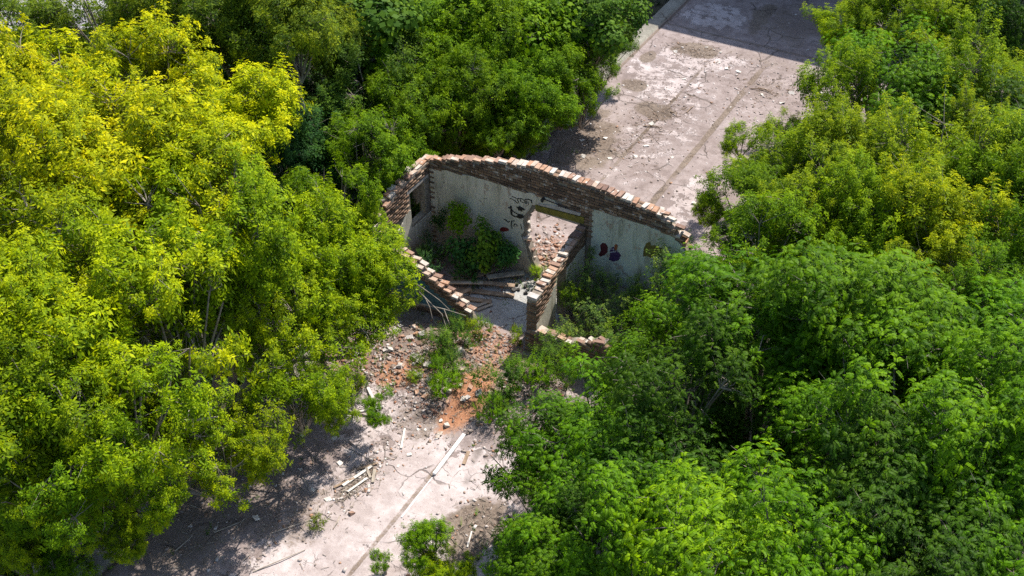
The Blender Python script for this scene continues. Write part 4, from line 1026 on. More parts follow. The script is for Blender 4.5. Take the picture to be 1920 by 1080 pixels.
# ---- broken teal painted front wall of the left room: face looks to -Y
TW = Wall('broken_front_wall', (-15.1, 19.42, 0), (1, 0, 0), (0, -1, 0), 0.25, 'teal painted front wall broken down in steps')
tt = [(0.0, 1.95), (0.9, 1.80), (1.2, 1.66), (1.6, 1.42), (2.05, 1.16), (2.5, 0.90), (2.85, 0.64), (3.0, 0.4), (3.1, 0.2)]
TW.solid('masonry', [(0, -0.3), (0, 1.86)] + [(i * 0.1, interp(tt, i * 0.1) - 0.085) for i in range(1, 31)] + [(3.05, -0.3)], 0.012, 0.238, M_mortar)
TW.solid('plaster', [(0.02, 0.35), (0.02, 1.55), (1.0, 1.5), (1.3, 1.38), (1.7, 1.12), (2.1, 0.84), (2.5, 0.58), (2.75, 0.38), (2.7, 0.3), (2.0, 0.30), (1.2, 0.2)], -0.012, 0.0115, M_teal)
TW.course_bricks(lambda u, z: (z < interp(tt, u) - 0.09) and not (z < interp(tt, u) - 0.30 and 0.35 < z and u < 2.7), 0.14, 3.0, -0.1, 1.9, single=None, seed=12)
for i in range(13):
    u = 0.35 + i * 0.205
    z = interp(tt, u) - 0.04
    TW.brick(TOP_B[rb.randrange(6)], u, 0.05 + rb.uniform(-.02, .02), z + rb.uniform(-.02, .01), rb.uniform(-.1, .1) + (math.pi / 2 if rb.random() < .35 else 0), 0.09)
    TW.brick(TOP_B[rb.randrange(6)], u + 0.05, 0.19 + rb.uniform(-.02, .02), z + rb.uniform(-.02, .03), rb.uniform(-.2, .2), 0.09)

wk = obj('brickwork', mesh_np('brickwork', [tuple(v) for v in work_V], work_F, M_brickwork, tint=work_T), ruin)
wk['kind'] = 'stuff'

# leaning concrete panel in the right room
bm = bmesh.new(); bm_box(bm, -0.55, 0.55, -0.04, 0.04, 0.0, 0.95)
pnl = obj('leaning_slab', bm_mesh(bm, 'leaning_slab', M_panel), None, (-9.45, 21.55, 0.05), (math.radians(-32), 0, math.radians(-8)))
tag(pnl, 'mossy grey concrete panel leaning in the weedy right room', 'panel')

# ------------------------------------------------------------------ rubble
def chip_field(n, sampler, smin, smax, seed, tints, name, label):
    r = np.random.default_rng(seed)
    P = np.array([sampler(r) for _ in range(n)])
    path = (np.abs(P[:, 0] + 10.9) < .42) & (P[:, 1] > 15.9) & (P[:, 1] < 18.4) & (r.random(n) < .9)
    P = P[~path]; n = len(P)
    z = slab_height(P[:, 0], P[:, 1])
    s = smin + (smax - smin) * r.random(n) ** 5
    cube = np.array([(x, y, zz) for zz in (-1, 1) for y in (-1, 1) for x in (-1, 1)], float) * 0.5
    dims = np.stack([s * r.uniform(.7, 1.5, n), s * r.uniform(.5, 1.0, n), s * r.uniform(.25, .7, n)], -1)
    V = cube[None] * dims[:, None, :] * (1 + r.uniform(-.35, .35, (n, 8, 3)))
    a = r.uniform(0, 2 * np.pi, n); t = r.normal(0, 0.35, n)
    ca, sa, ct_, st_ = np.cos(a), np.sin(a), np.cos(t), np.sin(t)
    y = V[..., 1] * ct_[:, None] - V[..., 2] * st_[:, None]; zz = V[..., 1] * st_[:, None] + V[..., 2] * ct_[:, None]
    x = V[..., 0]
    V = np.stack([x * ca[:, None] - y * sa[:, None] + P[:, 0:1], x * sa[:, None] + y * ca[:, None] + P[:, 1:2], zz + (z + dims[:, 2] * 0.2)[:, None]], -1)
    q = np.array([(0, 2, 3, 1), (4, 5, 7, 6), (0, 1, 5, 4), (1, 3, 7, 5), (3, 2, 6, 7), (2, 0, 4, 6)])
    F = (np.arange(n)[:, None, None] * 8 + q[None]).reshape(-1, 4)
    tt_ = np.clip(r.choice(tints, n) + r.normal(0, 0.06, n), 0, 1)
    o = obj(name, mesh_np(name, V.reshape(-1, 3), F, M_chip, tint=np.repeat(tt_, 6)))
    tag(o, label, kind='stuff')
    return o
def gauss(cx, cy, sx, sy): return lambda r: (r.normal(cx, sx), r.normal(cy, sy))
def mixs(*L):
    w = np.array([l[0] for l in L], float); w /= w.sum()
    return lambda r: L[r.choice(len(L), p=w)][1](r)
def uni(x0, x1, y0, y1): return lambda r: (r.uniform(x0, x1), r.uniform(y0, y1))
chip_field(9000, mixs((4, gauss(-11.7, 18.3, 1.3, .75)), (2, gauss(-13.2, 17.3, .8, .5)), (1.2, gauss(-11.4, 16.6, .7, .5)), (1, gauss(-11.2, 19.2, .6, .3)), (1.2, gauss(-14.2, 16.6, .6, .6))), 0.010, 0.085, 301, [0.05, 0.15, 0.25, 0.32, 0.45, 0.5, 0.5, 0.55, 0.55, 0.6, 0.62, 0.8], 'rubble', 'brick and plaster rubble heaped before the ruin')
chip_field(2600, mixs((3, gauss(-11.7, 23.2, .9, .55)), (1, uni(-14.5, -8, 22.7, 25.5)), (.15, gauss(-11.4, 22.0, .4, .2))), 0.012, 0.11, 302, [0.2, 0.3, 0.42, 0.5, 0.55, 0.6, 0.62, 0.65, 0.75, 0.85], 'rubble', 'pale brick rubble behind and inside the ragged doorway')
chip_field(5200, mixs((3, uni(-14.8, -6.5, 24, 38)), (1.5, gauss(-9.8, 35, .9, 1.3)), (1.6, gauss(-13.2, 29.4, 1.2, 1.6)), (1, uni(-11.5, -6.4, 38, 43)), (1, gauss(-12.6, 36.5, 1.0, .5)), (.6, gauss(-12.3, 31.5, .3, 2))), 0.008, 0.07, 303, [0.45, 0.5, 0.5, 0.6, 0.6, 0.65, 0.7, 0.8, 0.95], 'debris', 'pale crumbs and flakes scattered over the far slab')
chip_field(2600, mixs((3, uni(-14.9, -8.0, 8, 16.5)), (2.5, gauss(-13.2, 12.3, 1.0, 1.3)), (2, gauss(-11.7, 13.9, .22, .6)), (1.5, gauss(-8.6, 14.0, .5, .8)), (1, gauss(-11.4, 16.0, .7, .5))), 0.010, 0.075, 304, [0.3, 0.45, 0.5, 0.55, 0.65, 0.8, 0.95], 'debris', 'crumbs and litter scattered over the near slab')
chip_field(700, mixs((1, gauss(-13.6, 21.2, .8, .5)), (.8, uni(-10.1, -7, 19.8, 22))), 0.02, 0.12, 305, [0.1, 0.3, 0.5, 0.5, 0.6], 'rubble', 'dark rubble on the floors of the two rooms')

# twigs and dry straw littering the slab
def straw_field(n, sampler, seed, name, label, mat, lmin=.05, lmax=.22):
    r = np.random.default_rng(seed)
    P = np.array([sampler(r) for _ in range(n)]); z = slab_height(P[:, 0], P[:, 1])
    L = lmin + (lmax - lmin) * r.random(n) ** 2; w = r.uniform(.003, .009, n); a = r.uniform(0, np.pi, n)
    d = np.stack([np.cos(a), np.sin(a), r.normal(0, .12, n)], -1); s = np.stack([-np.sin(a), np.cos(a), 0 * a], -1)
    c = np.stack([P[:, 0], P[:, 1], z + .012 + .02 * r.random(n)], -1)
    up_ = np.array([0, 0, 1.0])[None]
    e = [c - d * L[:, None] / 2 + s * w[:, None], c - d * L[:, None] / 2 - s * w[:, None], c - d * L[:, None] / 2 + up_ * w[:, None] * 1.7,
         c + d * L[:, None] / 2 + s * w[:, None], c + d * L[:, None] / 2 - s * w[:, None], c + d * L[:, None] / 2 + up_ * w[:, None] * 1.7]
    V = np.stack(e, 1)
    q = np.array([(0, 3, 5, 2), (1, 2, 5, 4), (0, 1, 4, 3)])
    F = (np.arange(n)[:, None, None] * 6 + q[None]).reshape(-1, 4)
    tag(obj(name, mesh_np(name, V.reshape(-1, 3), F, mat)), label, kind='stuff')
straw_field(900, mixs((3, gauss(-13.3, 12.2, 1.0, 1.4)), (3, gauss(-11.75, 13.8, .2, .6)), (3, gauss(-8.6, 14.0, .5, .8)), (1, gauss(-11.5, 16.2, .7, .6)), (1, gauss(-12.8, 15.9, .8, .6))), 401, 'twig_litter', 'dry twigs and straw littering the near slab', M_wood_grey)
straw_field(700, mixs((2, gauss(-13.4, 29.4, 1.1, 1.6)), (1.2, gauss(-12.2, 31.6, .4, 1.2)), (1, gauss(-9.9, 35.4, .8, .6)), (1, gauss(-13, 36.7, .8, .4))), 402, 'twig_litter', 'dry twigs and straw littering the far slab', M_wood)

# single broken bricks and chunks one can pick out
def drop(name, meshes, x, y, label, cat, group, sc=1.0, r=rb, mat=None, lift=0.03):
    o = obj(name, meshes[r.randrange(len(meshes))], None, (x, y, floor_z(x, y) + lift * sc), (r.uniform(-.4, .4), r.uniform(-.3, .3), r.uniform(0, 6.28)), (sc, sc, sc))
    return tag(o, label, cat, group)
rr = np.random.default_rng(77)
CHUNK = brick_meshes(M_conc, 6, 0.16, 0.13, 0.07, 0.025, 21, 0.4)
FLAKE = brick_meshes(M_wood_pale, 5, 0.17, 0.12, 0.025, 0.018, 22, 0.4)
DARKC = brick_meshes(M_dark, 4, 0.14, 0.11, 0.08, 0.02, 23, 0.4)
for i in range(48):
    x, y = (rr.normal(-12.0, 1.2), rr.normal(18.2, .6)) if i < 36 else (rr.normal(-11.0, .4), rr.normal(17.2, .8))
    drop('broken_brick', BROKEN_B + TOP_B[:2], x, y, 'broken brick lying loose in the rubble strip before the ruin', 'brick', 'loose bricks in the rubble before the ruin', rr.uniform(.7, 1.05))
for i in range(26):
    drop('concrete_chunk', CHUNK, rr.normal(-12.6, 1.3), rr.normal(17.6, .7), 'pale concrete chunk in the rubble strip before the ruin', 'rubble', 'concrete chunks before the ruin', rr.uniform(.6, 1.3))
for i in range(22):
    drop('broken_brick', BROKEN_B, rr.normal(-11.7, .7), rr.normal(23.0, .45), 'broken brick in the sunlit rubble seen through the ragged doorway', 'brick', 'loose bricks behind the doorway', rr.uniform(.7, 1.05))
for i in range(34):
    drop('plaster_flake', FLAKE, rr.uniform(-14, -8), rr.uniform(25, 37.5), 'pale flake of screed lying on the far slab', 'flake', 'pale flakes on the far slab', rr.uniform(.5, 1.2), lift=.012)
for i in range(16):
    drop('plaster_flake', FLAKE, rr.normal(-12.1, .7), rr.normal(13.9, 1.0), 'pale flake of screed lying on the near slab', 'flake', 'pale flakes on the near slab', rr.uniform(.4, .9), lift=.012)
for (x, y) in ((-12.05, 21.62), (-11.9, 21.45), (-11.78, 21.66), (-11.65, 21.42), (-11.98, 21.35), (-11.55, 21.6)):
    drop('dark_stone', DARKC, x, y, 'small dark stone in the sunlit patch of the room floor', 'stone', 'dark stones in the sunlit patch', rr.uniform(.6, .9), lift=.05)
drop('orange_brick', BROKEN_B, -11.32, 12.9, 'single orange brick piece alone on the near slab', 'brick', None, 0.8)
drop('white_stone', FLAKE, -13.05, 11.75, 'round white stone at the lit edge of the dappled dirt', 'stone', None, 1.0, lift=.05)

# ------------------------------------------------------------------ boards, poles, branches
def board(name, p0, p1, w, t, mat, label, cat='board', group=None, roll=0.0, lift=0.0):
    p0 = Vector((p0[0], p0[1], floor_z(p0[0], p0[1]) + t / 2 + 0.004 + (p0[2] if len(p0) > 2 else 0)))
    p1 = Vector((p1[0], p1[1], floor_z(p1[0], p1[1]) + t / 2 + 0.004 + (p1[2] if len(p1) > 2 else 0)))
    d = p1 - p0; L = d.length
    bm = bmesh.new()
    bm_box(bm, -L / 2, L / 2, -w / 2, w / 2, -t / 2, t / 2)
    bmesh.ops.bevel(bm, geom=bm.edges[:], offset=min(w, t) * 0.12, segments=1, affect='EDGES')
    for v in bm.verts:
        v.co.y += 0.06 * w * math.sin(v.co.x * 7); v.co.x += rb.uniform(-.012, .012)
    o = obj(name, bm_mesh(bm, name, mat), None, (p0 + p1) / 2)
    q = d.to_track_quat('X', 'Z')
    o.rotation_mode = 'QUATERNION'
    from mathutils import Quaternion
    o.rotation_quaternion = q @ Quaternion((1, 0, 0), roll)
    return tag(o, label, cat, group)
board('white_pole', (-10.40, 16.15), (-10.34, 14.75), 0.085, 0.06, M_white, 'thick white painted pole lying along the slab groove', 'pole')
board('white_lath', (-10.36, 14.72), (-10.30, 13.35), 0.032, 0.02, M_white, 'thin white lath lying below the thick white pole', 'lath')
board('pale_stick', (-11.72, 15.62), (-11.45, 15.05), 0.05, 0.04, M_wood_pale, 'pale stick below the bushes beside the dirt', 'stick')
board('short_plank', (-10.03, 15.75), (-9.93, 15.35), 0.08, 0.03, M_wood, 'short brown plank beside the upper end of the white pole', 'plank')
board('grey_stick', (-8.75, 13.75), (-8.62, 13.35), 0.035, 0.03, M_wood_pale, 'small pale stick on the brown bare patch', 'stick')
board('grey_board', (-13.25, 16.3), (-12.55, 15.75), 0.07, 0.04, M_wood_pale, 'bleached board crossing another on the slab below the rubble', 'board')
board('thin_batten', (-13.0, 15.55), (-12.55, 15.95, 0.03), 0.05, 0.03, M_wood_pale, 'bleached batten crossed under the longer board', 'batten')
for (a, b_, w) in (((-11.95, 13.45), (-11.72, 14.25), .07), ((-11.8, 14.15), (-11.55, 13.95), .06), ((-11.6, 14.2), (-11.42, 13.85), .07), ((-11.95, 14.0), (-11.65, 14.4), .05), ((-12.1, 13.3), (-11.85, 13.75), .06), ((-11.75, 13.35), (-11.6, 13.9), .05)):
    board('splintered_board', a + (0.02,), b_ + (0.02,), w, 0.025, [M_wood, M_wood_grey, M_wood_pale][rb.randrange(3)], 'splintered board in the small debris heap on the near slab', 'board', 'boards of the debris heap on the near slab')
for (a, b_) in (((-12.5, 11.6), (-12.0, 12.3)), ((-13.6, 11.0), (-13.3, 11.5)), ((-12.9, 13.2), (-12.4, 12.9)), ((-11.5, 12.7), (-11.42, 12.35)), ((-14.0, 10.2), (-13.95, 10.7)), ((-12.2, 10.6), (-11.6, 11.6))):
    o = obj('stick', tube_mesh('stick', [Vector((a[0], a[1], floor_z(*a) + .02)), Vector(((a[0] + b_[0]) / 2 + .03, (a[1] + b_[1]) / 2, .05)), Vector((b_[0], b_[1], floor_z(*b_) + .02))], [.014, .012, .008], M_wood_grey), None)
    tag(o, 'dead stick on the dappled dirt of the near slab', 'stick', 'sticks on the dappled dirt')
for (a, b_) in (((-12.1, 32.3), (-11.75, 32.1)), ((-11.6, 32.5), (-11.55, 33.0)), ((-10.3, 35.1), (-9.6, 35.25)), ((-10.1, 35.3), (-9.5, 35.1)), ((-12.5, 31.0), (-11.9, 31.2))):
    o = obj('stick', tube_mesh('stick', [Vector((a[0], a[1], floor_z(*a) + .02)), Vector(((a[0] + b_[0]) / 2, (a[1] + b_[1]) / 2 + .03, .06)), Vector((b_[0], b_[1], floor_z(*b_) + .02))], [.02, .017, .01], M_wood), None)
    tag(o, 'dark stick lying on the far slab', 'stick', 'sticks on the far slab')
# plank heap in the room
heap = [((-13.5, 20.55, .05), (-11.85, 21.15, .02), .16, M_wood, 'long brown plank at the front of the heap on the room floor'), ((-13.6, 20.75, .16), (-12.0, 21.45, .10), .13, M_wood, 'long brown plank lying just behind the front plank of the heap'),
        ((-13.3, 20.3, .03), (-12.25, 20.62, .03), .15, M_wood, 'shorter plank nearest the broken front wall, on the room floor'), ((-12.75, 21.25, .22), (-12.05, 22.05, .12), .17, M_wood_grey, 'broad grey plank pointing at the doorway, on the plank heap'),
        ((-13.1, 21.1, .2), (-12.55, 21.95, .25), .16, M_wood, 'brown plank leaning up beside the broad grey plank'), ((-13.4, 20.15, .02), (-12.9, 20.65, .18), .14, M_wood, 'plank tilted against the broken front wall inside the room'),
        ((-13.7, 20.5, .2), (-12.7, 20.95, .26), .12, M_wood_grey, 'narrow grey plank on top of the plank heap'), ((-12.6, 20.1, .02), (-12.35, 20.55, .02), .10, M_wood_grey, 'short grey board at the end of the broken wall, on the floor'),
        ((-12.42, 20.12, .02), (-12.18, 20.55, .02), .09, M_wood_grey, 'short grey board lying alone on the cement room floor')]
for a, b_, w, m_, lab in heap:
    board('old_plank', a, b_, w, 0.035, m_, lab, 'plank', 'planks heaped on the room floor', rb.uniform(-.2, .2))
# fallen branches by the broken wall
def branch(name, pts, r0, r1, label, forks=()):
    n_ = len(pts)
    o = obj(name, tube_mesh(name, pts, [r0 + (r1 - r0) * i / (n_ - 1) for i in range(n_)], M_bark, 6))
    tag(o, label, 'branch')
    for f in forks:
        obj('twig', tube_mesh('twig', f, [r1 * 1.1, r1 * .8, r1 * .4][:len(f)], M_bark, 5), o)
    return o
branch('fallen_branch', [(-13.9, 18.9, 0.55), (-13.3, 18.95, .80), (-12.7, 19.0, .85), (-12.15, 19.15, .75)], 0.028, .012, 'long bare grey branch lying before the teal painted wall', [[(-12.7, 19.0, .85), (-12.4, 18.75, .7), (-12.2, 18.6, .45)]])
branch('fallen_branch', [(-13.9, 19.2, 1.15), (-13.3, 19.05, .95), (-12.7, 18.9, .75), (-12.3, 18.6, .3)], .022, .010, 'thin branch crossing over the long bare branch', [[(-13.3, 19.05, .95), (-13.0, 18.8, .95), (-12.8, 18.6, .8)]])
branch('fallen_branch', [(-14.0, 19.15, 1.3), (-13.4, 19.1, 1.2), (-12.9, 19.1, 1.0), (-12.6, 19.1, .8)], .018, .008, 'topmost thin branch leaning on the teal painted wall')

# ------------------------------------------------------------------ foliage
def unit(v): return v / (np.linalg.norm(v, axis=-1, keepdims=True) + 1e-9)
UP = np.array([0, 0, 1.0])

def leaflet(Q, T, base, d, side, size, width, tint, fold=0.25, up=UP):
    tip = base + d * size
    mid = base + d * size * 0.42
    w = side * size * width
    dn = -up * size * fold * 0.4
    Q.append((base, mid + w + dn, tip - up * size * 0.08, mid - w + dn)); T.append(tint)

def compound(Q, T, rng, start, az, elev, L, pairs, lsize, lwidth, droop, tint, spread=0.95, hang=0.25):
    """one pinnate leaf: rachis arching out from start"""
    h = np.array([math.cos(az), math.sin(az), 0.0])
    side = np.array([-h[1], h[0], 0.0])
    def pt(t): return start + h * (L * t * math.cos(elev * (1 - .3 * t))) + UP * (L * (math.sin(elev) * t - droop * t * t))
    for i in range(pairs + 1):
        t = (i + 1.0) / (pairs + 1.0) if pairs > 1 else (0.55, 1.0)[i]
        t = 0.25 + 0.75 * t if pairs > 2 else t
        p = pt(t); tg = unit(pt(min(1, t + .02)) - pt(t - .05))
        sz = lsize * rng.uniform(.85, 1.15) * (1 - .25 * abs(t - .6))
        if i == pairs:
            d = unit(tg - UP * hang * 0.6)
            leaflet(Q, T, p, d, unit(np.cross(d, UP) + 1e-6), sz * 1.15, lwidth, tint + rng.uniform(-.06, .08))
        else:
            for sg in (-1, 1):
                d = unit(tg * (1 - spread * .6) + side * sg * spread - UP * (hang + rng.uniform(-.1, .2)))
                s2 = unit(tg - d * np.dot(tg, d))
                leaflet(Q, T, p, d, s2, sz, lwidth, tint + rng.uniform(-.08, .08))

def spray_maple(rng, small=1.0):
    Q, T = [], []
    Lx = 0.23 * small
    a0 = rng.uniform(0, 6.28)
    for k in range(4):
        st = UP * (Lx * (0.0 + .30 * k)) + np.array([rng.normal(0, .015), rng.normal(0, .015), 0])
        for s in range(2):
            az = a0 + k * 1.57 + s * 3.14 + rng.uniform(-.3, .3)
            compound(Q, T, rng, st, az, math.radians(18 + 15 * k + rng.uniform(-10, 10)), (.205 - .03 * k) * small * rng.uniform(.85, 1.15), 2, (.098 - .006 * k) * small, .20, .60 - .05 * k, .10 + .20 * k)  # lower leaves tinted darker to deepen shade; tips paler as new growth
    for s in range(3):
        az = a0 + s * 2.1
        d = unit(np.array([math.cos(az) * .6, math.sin(az) * .6, .7]))
        leaflet(Q, T, UP * Lx * 1.05, d, unit(np.cross(d, UP)), 0.062 * small, .24, .80 + rng.uniform(-.1, .15))
    return np.array(Q), np.array(T)

def spray_acacia(rng, small=1.0):
    Q, T = [], []
    a0 = rng.uniform(0, 6.28)
    for k in range(8):
        az = a0 + k * 2.4 + rng.uniform(-.3, .3)
        st = UP * (.03 * k) + np.array([rng.normal(0, .02), rng.normal(0, .02), 0])
        compound(Q, T, rng, st, az, math.radians(25 + 6 * k + rng.uniform(-12, 12)), (.25 - .010 * k) * small * rng.uniform(.8, 1.15), 6, .052 * small, .23, .66, .10 + .095 * k + rng.uniform(-.08, .1), 0.9, .18)  # older leaves below darker, shade between heads put into the tint
    return np.array(Q), np.array(T)

def spray_broad(rng, small=1.0):
    Q, T = [], []
    a0 = rng.uniform(0, 6.28)
    for k in range(12):
        az = a0 + k * 2.4; e = math.radians(rng.uniform(-15, 40))
        h = np.array([math.cos(az), math.sin(az), 0.0])
        st = UP * (.022 * k) + h * rng.uniform(.05, .12)
        d = unit(h * math.cos(e) + UP * (math.sin(e) - .45))
        leaflet(Q, T, st, d, unit(np.cross(d, UP)), .125 * small * rng.uniform(.8, 1.2), .40, .30 + .03 * k + rng.uniform(-.1, .15), .2)
    return np.array(Q), np.array(T)

def spray_weed(rng, small=1.0):
    Q, T = [], []
    for s in range(4):
        a = rng.uniform(0, 6.28); lean = rng.uniform(.05, .45)
        ax_ = unit(np.array([math.cos(a) * lean, math.sin(a) * lean, 1.0]))
        for k in range(11):
            t = k / 10.0
            az = k * 2.4 + a; h = np.array([math.cos(az), math.sin(az), 0.0])
            d = unit(h + UP * rng.uniform(-.1, .5))
            leaflet(Q, T, ax_ * (.30 * t) * small, d, unit(np.cross(d, UP)), .055 * small * (1.1 - .5 * t), .22, .3 + .35 * t + rng.uniform(-.1, .1))
    return np.array(Q), np.array(T)

def rot_batch(axis, yaw):
    """rotation matrices taking +Z to axis with a spin"""
    z = unit(axis)
    ref = np.where(np.abs(z[:, 2:3]) < 0.95, UP[None], np.array([[1.0, 0, 0]]))
    x = unit(np.cross(ref, z)); y = np.cross(z, x)
    c, s = np.cos(yaw)[:, None], np.sin(yaw)[:, None]
    x2 = x * c + y * s; y2 = -x * s + y * c
    return np.stack([x2, y2, z], -1)

def crown_points(rng, R, ms, lobes, flat=0.85, hole=.50, freq=1.15, shoot=0.0, tries=5000, inner=.35, tiers=((.5, .88), (1.0, .66)), upright=.5):
    """leafy heads spread through an uneven crown: limbs reach out to lobes, a noise field leaves
    open hollows between them, heads keep ms apart; returns P, axis, limb ends, radii, sizes"""
    ctr, rad = [np.zeros(3)], [R * 0.55]
    for i in range(lobes):
        a = i * 2.399 + rng.uniform(-.6, .6)
        el = rng.uniform(-.45, 1.2)
        d = np.array([math.cos(a) * math.cos(el), math.sin(a) * math.cos(el), math.sin(el) * flat])
        ctr.append(d * R * rng.uniform(.45, .92)); rad.append(R * rng.uniform(.22, .42))
    ctr = np.array(ctr); rad = np.array(rad)
    pr = rad ** 2.2 / (rad ** 2.2).sum()
    sq = np.array([1, 1, flat]); sd = int(rng.integers(1, 9999))
    P = np.zeros((0, 3)); A = []
    for _ in range(tries):
        i = rng.choice(len(rad), p=pr)
        d = unit(rng.normal(size=3))
        if d[2] < -.3 and rng.random() < .7: continue
        q = ctr[i] + d * rad[i] * rng.uniform(inner, 1.15) * sq
        f = freq / R * 1.6
        v = vnoise(np.array([q[0] * f + q[2] * .8 * f]), np.array([q[1] * f - q[2] * .7 * f]), sd)[0]
        v = .65 * v + .35 * vnoise(np.array([q[0] * f * 2.1 - q[2] * f]), np.array([q[1] * f * 2.1 + q[2] * f]), sd + 5)[0]
        if v < hole + rng.normal(0, .04): continue
        if len(P) and np.min(((P - q) ** 2).sum(1)) < (ms * rng.uniform(.75, 1.5)) ** 2: continue
        P = np.vstack([P, q]); A.append(unit(UP * .75 + d * .5 + unit(q) * .25 + rng.normal(size=3) * .25))
    A = np.array(A)
    if shoot > 0:        # leafy shoots: a tier of leaves below, smaller tiers above
        n = len(P); S_ = [np.ones(n)]; PP = [P]; AA = [A]
        L = shoot * rng.uniform(.3, 1.5, n)[:, None]
        ax2 = unit(A + UP * upright)
        for t, sc in tiers:
            m = rng.random(n) < .85
            PP.append((P + ax2 * L * t)[m]); AA.append(unit(A + rng.normal(0, .15, A.shape))[m]); S_.append(np.full(m.sum(), sc))
        return np.concatenate(PP), np.concatenate(AA), ctr, rad, np.concatenate(S_)
    return P, A, ctr, rad, np.ones(len(P))

def build_crown(name, sprays, rng, P, A, mat, smin=.55, smax=1.4, jt=.20, S_=None):
    Vs, Ts = [], []
    n = len(P)
    which = rng.integers(0, len(sprays), n)
    yaw = rng.uniform(0, 2 * np.pi, n); sc = rng.uniform(smin, smax, n); tj = rng.normal(0, jt, n)
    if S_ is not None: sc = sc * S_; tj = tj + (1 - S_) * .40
    Rm = rot_batch(A, yaw)
    for k, (Q, T) in enumerate(sprays):
        m = which == k
        if not m.any(): continue
        V = np.einsum('nij,qkj->nqki', Rm[m], Q) * sc[m][:, None, None, None] + P[m][:, None, None, :]
        Vs.append(V.reshape(-1, 3)); Ts.append((T[None] + tj[m][:, None]).ravel())
    V = np.concatenate(Vs); T = np.clip(np.concatenate(Ts), 0, 1)
    F = np.arange(len(V)).reshape(-1, 4)
    return mesh_np(name, V, F, mat, tint=T)

def build_branches(name, rng, P, ctr, foot, r0, n_twigs):
    """limbs from the trunk top to each lobe, twigs on to the sprays; 4-sided tubes"""
    V, Fs = [], []
    def tube(pts, radii, sides=4):
        b = len(V)
        for i, p in enumerate(pts):
            t = unit(pts[min(i + 1, len(pts) - 1)] - pts[max(i - 1, 0)])
            x = unit(np.cross(t, np.array([.31, .77, .11]))); y = np.cross(t, x)
            for k in range(sides):
                a = 2 * math.pi * k / sides
                V.append(p + (x * math.cos(a) + y * math.sin(a)) * radii[i])
        for i in range(len(pts) - 1):
            for k in range(sides):
                Fs.append((b + i * sides + k, b + i * sides + (k + 1) % sides, b + (i + 1) * sides + (k + 1) % sides, b + (i + 1) * sides + k))
    for c in ctr[1:]:
        m1 = foot * .6 + c * .4 + rng.normal(size=3) * .08 + np.array([0, 0, -.06])
        tube([foot, m1, c], [r0, r0 * .6, r0 * .3], 5)
    for i in rng.choice(len(P), min(n_twigs, len(P)), replace=False):
        j = np.argmin(np.linalg.norm(ctr - P[i], axis=1))
        m1 = (ctr[j] + P[i]) / 2 + rng.normal(size=3) * .05
        tube([ctr[j], m1, P[i]], [r0 * .25, r0 * .16, r0 * .07], 3)
    for i in rng.choice(len(P), min(14, len(P)), replace=False):
        d = unit(P[i] + rng.normal(0, .4, 3) + np.array([0, 0, .3]))
        L = rng.uniform(.25, .6) * min(1.0, r0 / .05)
        tube([P[i] - d * L * .6, P[i] + d * L * .2 + rng.normal(0, .03, 3), P[i] + d * L + rng.normal(0, .05, 3)], [r0 * .16, r0 * .11, r0 * .04], 3)
    return mesh_np(name, np.array(V), np.array(Fs), M_bark, smooth=True)

RNG = np.random.default_rng(2024)
SP_M = [spray_maple(RNG, RNG.uniform(.85, 1.2)) for _ in range(14)]
SP_A = [spray_acacia(RNG, RNG.uniform(.85, 1.2)) for _ in range(10)]
SP_B = [spray_broad(RNG) for _ in range(6)]
SP_W = [spray_weed(RNG) for _ in range(6)]

VAR = {'n': [], 'r': [], 'b': [], 's': [], 'u': [], 'v': [], 'e': [], 'w': []}
R0 = 1.6
for i in range(7):
    P, A, ctr, rad, sz = crown_points(RNG, R0, .235, 13, [.85, 1.0, .8, .95, 1.1, .85, 1.0][i], shoot=.29, tries=8000)
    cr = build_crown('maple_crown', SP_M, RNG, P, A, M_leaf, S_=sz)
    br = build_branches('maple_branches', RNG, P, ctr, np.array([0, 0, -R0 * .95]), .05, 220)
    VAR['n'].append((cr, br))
for i in range(5):
    P, A, ctr, rad, sz = crown_points(RNG, R0, .205, 12, .8, .51, tries=7000)
    A = unit(A + UP * .1)
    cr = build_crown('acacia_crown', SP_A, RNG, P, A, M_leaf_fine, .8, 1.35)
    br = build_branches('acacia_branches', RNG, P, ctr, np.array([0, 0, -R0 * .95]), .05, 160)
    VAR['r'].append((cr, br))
for i in range(2):
    P, A, ctr, rad, sz = crown_points(RNG, R0, .17, 13)
    cr = build_crown('broadleaf_crown', SP_B, RNG, P, A, M_leaf)
    br = build_branches('broadleaf_branches', RNG, P, ctr, np.array([0, 0, -R0 * .95]), .05, 160)
    VAR['b'].append((cr, br))
for i in range(4):      # maples of tall upright shoots
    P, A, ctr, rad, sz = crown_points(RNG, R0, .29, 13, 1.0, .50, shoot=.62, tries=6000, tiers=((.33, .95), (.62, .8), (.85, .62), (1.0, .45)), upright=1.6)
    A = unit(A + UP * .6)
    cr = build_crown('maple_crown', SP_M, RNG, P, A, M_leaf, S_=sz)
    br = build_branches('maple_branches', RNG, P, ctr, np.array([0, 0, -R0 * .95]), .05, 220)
    VAR['u'].append((cr, br))
for i in range(3):      # thin crowns at the edge of the thicket
    P, A, ctr, rad, sz = crown_points(RNG, R0, .235, 12, .75, .60, 1.6, shoot=.29, tries=8000)
    cr = build_crown('maple_crown', SP_M, RNG, P, A, M_leaf, S_=sz)
    br = build_branches('maple_branches', RNG, P, ctr, np.array([0, 0, -R0 * .95]), .05, 220)
    VAR['s'].append((cr, br))
R1 = 0.6
